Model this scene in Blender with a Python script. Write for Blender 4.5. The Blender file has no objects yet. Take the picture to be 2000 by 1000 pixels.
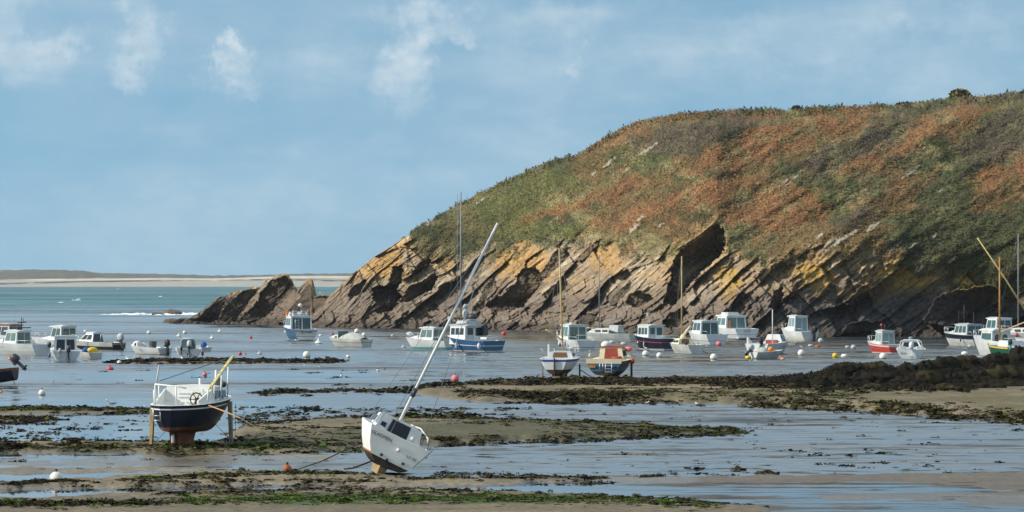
import bpy, math, random
import numpy as np
from mathutils import Vector, Matrix

R = math.radians
random.seed(7)
rng = np.random.default_rng(11)
S = bpy.context.scene
COL = S.collection

# ------------------------------------------------------------------ camera, sky, sun, exposure
FPX, HC, HZ = 6500.0, 6.5, 550.0          # focal length in photo pixels, eye height (m), horizon row
cam_d = bpy.data.cameras.new('camera')
cam_d.sensor_width = 36.0
cam_d.lens = 36.0 * FPX / 2000.0
cam_d.shift_y = 0.025
cam_d.clip_start = 1.0
cam_d.clip_end = 30000.0
cam = bpy.data.objects.new('camera', cam_d)
cam.location = (0, 0, HC)
cam.rotation_euler = (R(90), 0, 0)
COL.objects.link(cam)
S.camera = cam

S.view_settings.view_transform = 'Standard'
S.view_settings.look = 'None'
S.view_settings.exposure = 0.0
S.view_settings.gamma = 1.0

SUN_EL, SUN_AZ = 33.0, -100.0              # azimuth clockwise from +Y: the sun stands to the left
W = bpy.data.worlds.new('World')
S.world = W
W.use_nodes = True
def build_world():
    nt = W.node_tree
    N, Lk = nt.nodes, nt.links
    N.clear()
    out = N.new('ShaderNodeOutputWorld')
    bg = N.new('ShaderNodeBackground')
    bg.inputs['Strength'].default_value = 0.15
    Lk.new(bg.outputs[0], out.inputs[0])
    tc = N.new('ShaderNodeTexCoord')
    add = N.new('ShaderNodeVectorMath'); add.operation = 'ADD'
    add.inputs[1].default_value = (0, 0, 0.30)
    Lk.new(tc.outputs['Generated'], add.inputs[0])
    nrm = N.new('ShaderNodeVectorMath'); nrm.operation = 'NORMALIZE'
    Lk.new(add.outputs[0], nrm.inputs[0])
    sky = N.new('ShaderNodeTexSky')
    sky.sky_type = 'NISHITA'
    sky.sun_disc = False
    sky.sun_elevation = R(SUN_EL)
    sky.sun_rotation = R(SUN_AZ % 360)
    sky.air_density = 1.0
    sky.dust_density = 0.6
    sky.ozone_density = 1.6
    Lk.new(nrm.outputs[0], sky.inputs[0])
    # clouds: soft banks and a few puffs, laid out by direction in the sky
    def noise(scale, vec_scale, detail=5, rough=0.55, off=(0, 0, 0)):
        mp = N.new('ShaderNodeMapping')
        mp.inputs['Scale'].default_value = vec_scale
        mp.inputs['Location'].default_value = off
        Lk.new(tc.outputs['Generated'], mp.inputs[0])
        n = N.new('ShaderNodeTexNoise')
        n.inputs['Scale'].default_value = scale
        n.inputs['Detail'].default_value = detail
        n.inputs['Roughness'].default_value = rough
        Lk.new(mp.outputs[0], n.inputs[0])
        return n
    def math_(op, a, b=None, clamp=False):
        m = N.new('ShaderNodeMath'); m.operation = op; m.use_clamp = clamp
        for i, v in enumerate((a, b)):
            if v is None: continue
            if isinstance(v, (int, float)): m.inputs[i].default_value = v
            else: Lk.new(v, m.inputs[i])
        return m.outputs[0]
    def ramp(val, a, b, c=0.0, d=1.0):
        m = N.new('ShaderNodeMapRange'); m.interpolation_type = 'SMOOTHSTEP'
        Lk.new(val, m.inputs[0])
        for i, v in enumerate((a, b, c, d)): m.inputs[i + 1].default_value = v
        return m.outputs[0]
    nw = noise(60, (1, 1, 1), 9, 0.66)
    wsub = N.new('ShaderNodeVectorMath'); wsub.operation = 'SUBTRACT'
    wsub.inputs[1].default_value = (0.5, 0.5, 0.5)
    Lk.new(nw.outputs['Color'], wsub.inputs[0])
    wmul = N.new('ShaderNodeVectorMath'); wmul.operation = 'SCALE'
    wmul.inputs['Scale'].default_value = 0.042
    Lk.new(wsub.outputs[0], wmul.inputs[0])
    warped = N.new('ShaderNodeVectorMath'); warped.operation = 'ADD'
    Lk.new(tc.outputs['Generated'], warped.inputs[0]); Lk.new(wmul.outputs[0], warped.inputs[1])
    total = None
    puffs = [(30, 115, 70, 42, .55), (110, 85, 45, 22, .45), (275, 60, 34, 60, .6), (275, 125, 40, 30, .55), (447, 130, 36, 36, .85),
             (440, 105, 24, 24, .5),
             (800, 130, 40, 60, .7), (820, 70, 38, 45, .6), (815, 15, 40, 26, .55), (890, 30, 34, 28, .6), (908, 62, 14, 14, .5), (640, 110, 70, 60, .3),
             (1115, 130, 18, 15, .5), (10, 20, 55, 60, .5), (700, 230, 200, 60, .16), (250, 230, 170, 40, .15), (1780, 60, 30, 20, .3),
             (1560, 90, 240, 40, .28), (1160, 30, 130, 40, .3), (1830, 25, 220, 40, .3), (1080, 60, 100, 50, .25)]
    for px, py, rx, ry, amp in puffs:
        sub = N.new('ShaderNodeVectorMath'); sub.operation = 'SUBTRACT'
        d = Vector(((px - 1000) / FPX, 1.0, (HZ - py) / FPX)).normalized()
        sub.inputs[1].default_value = d
        Lk.new(warped.outputs[0], sub.inputs[0])
        sc = N.new('ShaderNodeVectorMath'); sc.operation = 'MULTIPLY'
        sc.inputs[1].default_value = (FPX / rx, FPX / ((rx + ry) * 2), FPX / ry)
        Lk.new(sub.outputs[0], sc.inputs[0])
        ln = N.new('ShaderNodeVectorMath'); ln.operation = 'LENGTH'
        Lk.new(sc.outputs[0], ln.inputs[0])
        v = ramp(ln.outputs['Value'], 0.1, 1.9, amp * 0.8, 0.0)
        total = v if total is None else math_('ADD', total, v)
    nb = noise(9, (1, 1, 3.2), 6, 0.55, (0.4, 0, 0.2))
    bank = ramp(nb.outputs['Fac'], 0.38, 0.72, 0.0, 0.45)
    nb2 = noise(70, (1, 1, 2.0), 5, 0.6)
    mod = ramp(nb2.outputs['Fac'], 0.3, 0.7, 0.6, 1.15)
    total = math_('MULTIPLY', math_('ADD', total, bank), mod, True)
    # higher up the sky is more clouded
    sp = N.new('ShaderNodeSeparateXYZ'); Lk.new(tc.outputs['Generated'], sp.inputs[0])
    high = ramp(sp.outputs['Z'], 0.03, 0.22, 0.0, 0.85)
    nb3 = noise(3.0, (1, 1, 1.6), 6, 0.55, (1.3, 0.2, 0))
    highc = math_('MULTIPLY', high, ramp(nb3.outputs['Fac'], 0.35, 0.62, 0.25, 1.0))
    total = math_('ADD', total, highc, True)
    tint = N.new('ShaderNodeMix'); tint.data_type = 'RGBA'; tint.blend_type = 'MULTIPLY'
    tint.inputs[0].default_value = 1.0
    Lk.new(sky.outputs[0], tint.inputs[6]); tint.inputs[7].default_value = SKY_TINT
    mx = N.new('ShaderNodeMix'); mx.data_type = 'RGBA'
    Lk.new(total, mx.inputs[0]); Lk.new(tint.outputs[2], mx.inputs[6])
    mx.inputs[7].default_value = CLOUD_COL
    Lk.new(mx.outputs[2], bg.inputs['Color'])
SKY_TINT = (1.08, 1.30, 1.13, 1.0)
CLOUD_COL = (3.95, 4.75, 5.3, 1.0)
build_world()

sun_d = bpy.data.lights.new('sun', 'SUN')
sun_d.energy = 5.0
sun_d.angle = R(0.5)
sun_d.color = (1.0, 0.92, 0.80)
sun = bpy.data.objects.new('sun', sun_d)
_az, _el = R(SUN_AZ), R(SUN_EL)
_dir = Vector((math.sin(_az) * math.cos(_el), math.cos(_az) * math.cos(_el), math.sin(_el)))
sun.rotation_euler = _dir.to_track_quat('Z', 'Y').to_euler()
sun.location = (-60, 60, 60)
COL.objects.link(sun)

# ------------------------------------------------------------------ helpers
def at(px, py, z=0.0):
    """ground point (x, y) seen at photo pixel (px, py), at height z"""
    Y = FPX * (HC - z) / (py - HZ)
    return (px - 1000.0) / FPX * Y, Y

def hash2(xi, yi, seed):
    h = (xi.astype(np.int64) * 374761393 + yi.astype(np.int64) * 668265263 + seed * 974634541) & 0xffffffff
    h = ((h ^ (h >> 13)) * 1274126177) & 0xffffffff
    h = ((h ^ (h >> 16)) * 2246822519) & 0xffffffff
    return ((h ^ (h >> 15)) & 0xffffff) / float(0xffffff)

def vnoise(x, y, seed=0):
    xi, yi = np.floor(x), np.floor(y)
    fx, fy = x - xi, y - yi
    fx = fx * fx * (3 - 2 * fx); fy = fy * fy * (3 - 2 * fy)
    a = hash2(xi, yi, seed); b = hash2(xi + 1, yi, seed)
    c = hash2(xi, yi + 1, seed); d = hash2(xi + 1, yi + 1, seed)
    return (a * (1 - fx) + b * fx) * (1 - fy) + (c * (1 - fx) + d * fx) * fy

def fbm(x, y, seed=0, octv=4, gain=0.5):
    t = np.zeros(np.broadcast(x, y).shape); amp = 1.0; tot = 0
    for k in range(octv):
        t = t + amp * vnoise(x * 2 ** k + 17.3 * k, y * 2 ** k - 9.1 * k, seed + k)
        tot += amp; amp *= gain
    return t / tot

def sstep(a, b, x):
    t = np.clip((x - a) / (b - a), 0, 1)
    return t * t * (3 - 2 * t)

def interp(x, pts):
    p = np.array(pts, float)
    return np.interp(x, p[:, 0], p[:, 1])

def mat(name, color, rough=0.6, spec=0.3, vary=0.12, scale=3.0, metallic=0.0, bump=0.0, coat=0.0):
    m = bpy.data.materials.new(name)
    m.use_nodes = True
    nt = m.node_tree
    b = nt.nodes['Principled BSDF']
    b.inputs['Roughness'].default_value = rough
    b.inputs['Specular IOR Level'].default_value = spec
    b.inputs['Metallic'].default_value = metallic
    tc = nt.nodes.new('ShaderNodeTexCoord')
    n = nt.nodes.new('ShaderNodeTexNoise')
    n.inputs['Scale'].default_value = scale
    n.inputs['Detail'].default_value = 5
    nt.links.new(tc.outputs['Object'], n.inputs[0])
    mr = nt.nodes.new('ShaderNodeMapRange')
    nt.links.new(n.outputs['Fac'], mr.inputs[0])
    mr.inputs[1].default_value = 0.3; mr.inputs[2].default_value = 0.7
    mr.inputs[3].default_value = 1 - vary; mr.inputs[4].default_value = 1 + vary * 0.6
    mx = nt.nodes.new('ShaderNodeVectorMath'); mx.operation = 'SCALE'
    mx.inputs[0].default_value = color
    nt.links.new(mr.outputs[0], mx.inputs['Scale'])
    nt.links.new(mx.outputs[0], b.inputs['Base Color'])
    if bump:
        bp = nt.nodes.new('ShaderNodeBump'); bp.inputs['Strength'].default_value = bump
        nt.links.new(n.outputs['Fac'], bp.inputs['Height'])
        nt.links.new(bp.outputs[0], b.inputs['Normal'])
    return m

def mat_attr(name, rough=0.9, spec=0.2, fine=6.0, vary=0.25, wet=False):
    """material whose own colour comes from the 'col' attribute, broken up by fine noise"""
    m = bpy.data.materials.new(name)
    m.use_nodes = True
    nt = m.node_tree
    b = nt.nodes['Principled BSDF']
    b.inputs['Roughness'].default_value = rough
    b.inputs['Specular IOR Level'].default_value = spec
    a = nt.nodes.new('ShaderNodeAttribute'); a.attribute_name = 'col'
    g = nt.nodes.new('ShaderNodeNewGeometry')
    n = nt.nodes.new('ShaderNodeTexNoise'); n.inputs['Scale'].default_value = fine; n.inputs['Detail'].default_value = 4
    nt.links.new(g.outputs['Position'], n.inputs[0])
    mr = nt.nodes.new('ShaderNodeMapRange')
    nt.links.new(n.outputs['Fac'], mr.inputs[0])
    mr.inputs[1].default_value = 0.3; mr.inputs[2].default_value = 0.7
    mr.inputs[3].default_value = 1 - vary; mr.inputs[4].default_value = 1 + vary
    mx = nt.nodes.new('ShaderNodeVectorMath'); mx.operation = 'SCALE'
    nt.links.new(a.outputs['Color'], mx.inputs[0]); nt.links.new(mr.outputs[0], mx.inputs['Scale'])
    nt.links.new(mx.outputs[0], b.inputs['Base Color'])
    if wet:
        bp = nt.nodes.new('ShaderNodeBump'); bp.inputs['Strength'].default_value = 0.5; bp.inputs['Distance'].default_value = 0.12
        nt.links.new(n.outputs['Fac'], bp.inputs['Height']); nt.links.new(bp.outputs[0], b.inputs['Normal'])
        nt.links.new(a.outputs['Alpha'], b.inputs['Roughness'])
        b.inputs['Specular IOR Level'].default_value = 0.35
    return m

def tag(o, label=None, cat=None, group=None, kind=None):
    if label: o['label'] = label
    if cat: o['category'] = cat
    if group: o['group'] = group
    if kind: o['kind'] = kind
    return o

def link(name, me, mats, parent=None, smooth=False):
    o = bpy.data.objects.new(name, me)
    for m in mats: me.materials.append(m)
    COL.objects.link(o)
    if parent is not None: o.parent = parent
    if smooth:
        me.polygons.foreach_set('use_smooth', np.ones(len(me.polygons), dtype=bool))
    return o

def mesh_np(name, V, F, mats, col=None, smooth=False, parent=None):
    """V (N,3), F (M,k) arrays -> object; col (N,4) becomes a point colour attribute"""
    me = bpy.data.meshes.new(name)
    V = np.asarray(V, np.float32); F = np.asarray(F, np.int32)
    k = F.shape[1]
    me.vertices.add(len(V)); me.vertices.foreach_set('co', V.ravel())
    me.loops.add(F.size); me.loops.foreach_set('vertex_index', F.ravel())
    me.polygons.add(len(F))
    me.polygons.foreach_set('loop_start', np.arange(0, F.size, k, dtype=np.int32))
    me.polygons.foreach_set('loop_total', np.full(len(F), k, dtype=np.int32))
    me.update(calc_edges=True)
    if col is not None:
        a = me.attributes.new('col', 'FLOAT_COLOR', 'POINT')
        a.data.foreach_set('color', np.asarray(col, np.float32).ravel())
    me.validate()
    return link(name, me, mats, parent, smooth)

def grid_faces(nr, nc):
    i = np.arange(nr * nc).reshape(nr, nc)
    return np.stack([i[:-1, :-1].ravel(), i[:-1, 1:].ravel(), i[1:, 1:].ravel(), i[1:, :-1].ravel()], 1)

class MB:
    """collects shapes; build() links them as one mesh object"""
    def __init__(s): s.v = []; s.f = []; s.m = []; s.sm = []
    def face(s, pts, m=0, smooth=False):
        i = len(s.v); s.v += [tuple(p) for p in pts]
        s.f.append(tuple(range(i, i + len(pts)))); s.m.append(m); s.sm.append(smooth); return s
    def rings(s, rings, m=0, smooth=True, closed=True, cap0=True, cap1=True, mats=None):
        n = len(rings[0]); i0 = len(s.v)
        for r in rings: s.v += [tuple(p) for p in r]
        for a in range(len(rings) - 1):
            for b in range(n if closed else n - 1):
                c = (b + 1) % n
                s.f.append((i0 + a * n + b, i0 + a * n + c, i0 + (a + 1) * n + c, i0 + (a + 1) * n + b))
                s.m.append(mats[b] if mats else m); s.sm.append(smooth)
        if closed and cap0: s.f.append(tuple(i0 + k for k in reversed(range(n)))); s.m.append(m); s.sm.append(False)
        if closed and cap1: s.f.append(tuple(i0 + (len(rings) - 1) * n + k for k in range(n))); s.m.append(m); s.sm.append(False)
        return s
    def tube(s, path, r, n=6, m=0, r1=None):
        P = [Vector(p) for p in path]
        rg = []
        for i, p in enumerate(P):
            d = (P[min(i + 1, len(P) - 1)] - P[max(i - 1, 0)]).normalized()
            u = d.cross(Vector((0.31, 0.17, 0.93)))
            if u.length < 1e-3: u = d.cross(Vector((1, 0, 0)))
            u.normalize(); w = d.cross(u)
            rr = r if r1 is None else r + (r1 - r) * i / (len(P) - 1)
            rg.append([p + u * (rr * math.cos(2 * math.pi * k / n)) + w * (rr * math.sin(2 * math.pi * k / n)) for k in range(n)])
        return s.rings(rg, m)
    def box(s, c, size, m=0, taper=1.0, bev=0.0):
        x, y, z = c; a, b, h = [q / 2 for q in size]
        def ring(zz, f):
            if bev <= 0: return [(x - a * f, y - b * f, zz), (x + a * f, y - b * f, zz), (x + a * f, y + b * f, zz), (x - a * f, y + b * f, zz)]
            e = bev
            A, B2 = a * f, b * f
            return [(x - A + e, y - B2, zz), (x + A - e, y - B2, zz), (x + A, y - B2 + e, zz), (x + A, y + B2 - e, zz),
                    (x + A - e, y + B2, zz), (x - A + e, y + B2, zz), (x - A, y + B2 - e, zz), (x - A, y - B2 + e, zz)]
        return s.rings([ring(z - h, 1.0), ring(z + h, taper)], m, smooth=False)
    def ball(s, c, r, m=0, nu=14, nv=9, sz=1.0, sx=1.0, sy=1.0, split=None):
        rg = []
        for j in range(nv + 1):
            t = -math.pi / 2 + math.pi * j / nv
            t = max(-1.54, min(1.54, t))
            rg.append([(c[0] + sx * r * math.cos(t) * math.cos(2 * math.pi * k / nu), c[1] + sy * r * math.cos(t) * math.sin(2 * math.pi * k / nu),
                        c[2] + sz * r * math.sin(t)) for k in range(nu)])
        return s.rings(rg, m)
    def build(s, name, mats, parent=None):
        me = bpy.data.meshes.new(name)
        me.from_pydata(s.v, [], s.f)
        me.polygons.foreach_set('material_index', np.array(s.m, np.int32))
        me.polygons.foreach_set('use_smooth', np.array(s.sm, bool))
        me.update()
        return link(name, me, mats if isinstance(mats, (list, tuple)) else [mats], parent)

def empty(name, loc, rz=0.0, roll=0.0, pitch=0.0):
    o = bpy.data.objects.new(name, None)
    o.location = loc; o.rotation_euler = (pitch, roll, rz)
    o.empty_display_size = 0.3
    COL.objects.link(o)
    return o

def copy_tree(o, parent=None):
    c = o.copy(); COL.objects.link(c)
    if parent is not None: c.parent = parent
    for ch in list(o.children): copy_tree(ch, c)
    return c

# raster masks drawn in the plane of the cliff (photo pixels), used for what grows or breaks where on it
def poly_mask(poly, X, Y):
    m = np.zeros(X.shape, bool)
    n = len(poly); j = n - 1
    for i in range(n):
        xi, yi = poly[i]; xj, yj = poly[j]
        c = ((yi > Y) != (yj > Y)) & (X < (xj - xi) * (Y - yi) / (yj - yi + 1e-9) + xi)
        m ^= c; j = i
    return m

# ------------------------------------------------------------------ headland: cliff, slope and the rock fins at its tip
SKY_L = [(330, 631), (340, 627), (352, 622), (368, 624), (380, 615), (395, 606), (412, 592), (430, 578), (437, 580), (452, 570), (464, 566), (478, 567), (492, 560),
         (500, 558), (504, 566), (512, 556), (520, 546), (527, 546), (536, 539), (548, 537), (559, 533), (563, 540), (567, 545), (571, 556), (575, 560), (578, 572), (584, 563), (590, 557), (598, 550),
         (607, 543), (609, 552), (611, 578), (613, 581), (622, 576), (630, 574), (640, 579), (652, 569), (665, 557), (690, 534), (720, 511), (745, 492),
         (760, 483), (778, 472), (786, 463), (791, 461), (794, 466), (800, 456), (830, 436), (870, 415), (885, 405), (920, 390), (932, 379), (945, 375), (980, 358), (1000, 350),
         (1040, 331), (1085, 312), (1100, 309), (1125, 306), (1150, 290), (1190, 265), (1225, 248), (1260, 236), (1310, 226), (1370, 220),
         (1430, 217), (1500, 214), (1545, 219), (1600, 210), (1680, 209), (1720, 206), (1760, 207), (1820, 199), (1870, 192), (1920, 190), (1960, 185), (2000, 179),
         (2150, 160), (2400, 130), (2800, 120)]
BASE_L = [(330, 632), (400, 632), (500, 634), (590, 637), (640, 640), (800, 641.5), (900, 642.5), (1000, 644.5), (1090, 647.5), (1200, 651), (1330, 655.5), (1500, 658), (1650, 658.5),
          (1800, 659), (1900, 659.5), (2000, 660.5), (2400, 668), (2800, 676)]
VEG_L = [(330, 300), (770, 300), (800, 462), (830, 485), (870, 492), (900, 497), (950, 488), (1000, 478), (1050, 470), (1100, 466), (1150, 458), (1180, 468), (1220, 482), (1260, 486),
         (1300, 486), (1330, 470), (1360, 450), (1400, 436), (1425, 470), (1450, 498), (1480, 512), (1530, 508), (1560, 500), (1600, 488), (1680, 490), (1740, 505),
         (1800, 525), (1880, 540), (1940, 560), (2000, 570), (2400, 590), (2800, 600)]
# rock faces turned away to the right (dark in the photograph): the face recedes to the right inside each outline
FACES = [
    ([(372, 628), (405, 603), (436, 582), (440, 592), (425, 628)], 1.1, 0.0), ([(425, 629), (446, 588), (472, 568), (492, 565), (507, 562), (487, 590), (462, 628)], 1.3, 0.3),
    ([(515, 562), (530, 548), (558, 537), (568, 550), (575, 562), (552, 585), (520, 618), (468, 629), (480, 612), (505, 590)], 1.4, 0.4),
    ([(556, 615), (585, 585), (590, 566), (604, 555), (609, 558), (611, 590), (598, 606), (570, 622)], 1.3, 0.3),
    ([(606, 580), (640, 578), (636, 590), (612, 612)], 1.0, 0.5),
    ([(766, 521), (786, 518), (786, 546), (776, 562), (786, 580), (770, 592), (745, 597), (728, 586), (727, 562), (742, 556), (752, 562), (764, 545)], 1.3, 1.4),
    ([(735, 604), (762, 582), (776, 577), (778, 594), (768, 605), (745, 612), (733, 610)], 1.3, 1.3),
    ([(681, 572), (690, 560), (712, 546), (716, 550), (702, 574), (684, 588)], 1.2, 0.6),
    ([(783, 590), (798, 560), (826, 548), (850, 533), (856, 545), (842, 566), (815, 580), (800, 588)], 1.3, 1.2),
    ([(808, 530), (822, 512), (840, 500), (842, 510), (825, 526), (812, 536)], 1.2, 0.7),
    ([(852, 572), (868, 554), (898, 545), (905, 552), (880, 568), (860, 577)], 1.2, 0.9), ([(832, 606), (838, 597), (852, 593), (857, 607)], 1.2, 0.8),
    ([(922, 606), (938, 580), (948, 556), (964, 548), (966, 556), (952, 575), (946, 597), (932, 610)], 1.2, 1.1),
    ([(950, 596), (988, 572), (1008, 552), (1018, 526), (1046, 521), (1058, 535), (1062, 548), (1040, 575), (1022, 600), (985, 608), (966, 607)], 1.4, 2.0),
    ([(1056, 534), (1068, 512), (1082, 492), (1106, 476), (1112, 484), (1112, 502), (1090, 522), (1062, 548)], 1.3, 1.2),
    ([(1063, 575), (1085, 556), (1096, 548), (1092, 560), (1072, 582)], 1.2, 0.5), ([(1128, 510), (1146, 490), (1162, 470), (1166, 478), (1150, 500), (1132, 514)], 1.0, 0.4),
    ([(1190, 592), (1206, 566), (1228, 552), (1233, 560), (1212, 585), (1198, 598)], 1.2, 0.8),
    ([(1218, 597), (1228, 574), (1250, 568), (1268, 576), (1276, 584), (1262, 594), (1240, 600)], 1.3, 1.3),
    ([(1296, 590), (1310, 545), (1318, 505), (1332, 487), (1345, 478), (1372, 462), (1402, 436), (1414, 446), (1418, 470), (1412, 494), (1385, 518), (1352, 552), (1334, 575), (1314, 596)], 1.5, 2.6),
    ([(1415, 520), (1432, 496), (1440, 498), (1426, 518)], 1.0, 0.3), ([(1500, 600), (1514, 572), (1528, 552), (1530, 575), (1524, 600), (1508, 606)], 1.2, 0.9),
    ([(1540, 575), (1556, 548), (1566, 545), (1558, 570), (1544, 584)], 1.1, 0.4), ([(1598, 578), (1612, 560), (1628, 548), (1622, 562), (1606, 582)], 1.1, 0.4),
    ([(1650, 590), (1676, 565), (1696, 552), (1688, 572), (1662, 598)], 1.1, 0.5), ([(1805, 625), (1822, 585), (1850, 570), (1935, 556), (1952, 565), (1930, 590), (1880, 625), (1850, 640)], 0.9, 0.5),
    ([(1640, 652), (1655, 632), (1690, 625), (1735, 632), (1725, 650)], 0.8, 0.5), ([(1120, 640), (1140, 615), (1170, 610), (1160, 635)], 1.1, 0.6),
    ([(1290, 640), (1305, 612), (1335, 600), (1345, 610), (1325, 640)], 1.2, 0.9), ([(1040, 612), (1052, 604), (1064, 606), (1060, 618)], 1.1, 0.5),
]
BRACKEN = [
    [(1330, 330), (1345, 312), (1400, 285), (1480, 248), (1560, 228), (1640, 214), (1720, 211), (1700, 235), (1640, 262), (1570, 300), (1480, 328), (1420, 335)],
    [(985, 450), (1060, 412), (1120, 388), (1180, 366), (1262, 338), (1300, 350), (1230, 388), (1130, 408), (1050, 436)],
    [(1130, 440), (1200, 412), (1280, 386), (1350, 354), (1420, 345), (1510, 346), (1505, 362), (1420, 392), (1340, 422), (1240, 456), (1170, 440)],
    [(1345, 446), (1420, 410), (1500, 376), (1560, 360), (1600, 372), (1592, 398), (1640, 418), (1580, 442), (1500, 452), (1420, 436)],
    [(1615, 340), (1700, 300), (1780, 262), (1800, 232), (1840, 212), (1965, 206), (1920, 224), (1860, 252), (1790, 292), (1720, 322), (1650, 345)],
    [(1880, 345), (2000, 308), (2060, 300), (2060, 345), (2000, 352), (1920, 366)], [(1165, 285), (1222, 250), (1290, 236), (1240, 262), (1205, 288)],
    [(1740, 372), (1800, 352), (1830, 358), (1770, 380)], [(1400, 232), (1500, 215), (1540, 220), (1440, 236)],
]
HEATHER = [
    [(1230, 268), (1290, 244), (1345, 230), (1500, 220), (1545, 224), (1450, 256), (1400, 278), (1340, 312), (1290, 304), (1245, 290)],
    [(1560, 322), (1650, 268), (1760, 236), (1810, 238), (1720, 288), (1640, 322), (1575, 347)],
    [(1850, 292), (1950, 228), (2010, 214), (2080, 210), (2060, 290), (1900, 325)], [(1800, 206), (1900, 194), (2000, 180), (2100, 168), (2100, 200), (1990, 206), (1880, 212)],
    [(1680, 232), (1740, 214), (1800, 208), (1780, 226), (1700, 244)], [(1610, 440), (1700, 400), (1720, 410), (1660, 440)],
]
OUTCROPS = [(1270, 289, 16, 4), (1252, 301, 8, 3), (1240, 308, 7, 3), (1190, 318, 14, 5), (1160, 338, 9, 4), (1222, 333, 8, 3), (1545, 350, 26, 6), (1778, 337, 22, 6), (1704, 443, 15, 7), (1622, 478, 26, 12),
            (1655, 461, 16, 5), (1600, 462, 13, 5), (1580, 480, 10, 4), (1828, 459, 15, 5), (1745, 483, 18, 5), (1670, 452, 10, 6), (1552, 515, 12, 16), (1785, 479, 10, 3), (1860, 508, 10, 4),
            (1475, 250, 0, 0), (1080, 432, 10, 4), (1290, 440, 9, 4), (1240, 445, 14, 6), (1250, 428, 10, 4), (940, 392, 12, 3), (880, 411, 12, 3), (835, 437, 12, 4), (1835, 372, 6, 3), (1790, 530, 14, 5), (1880, 545, 18, 5)]

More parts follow.
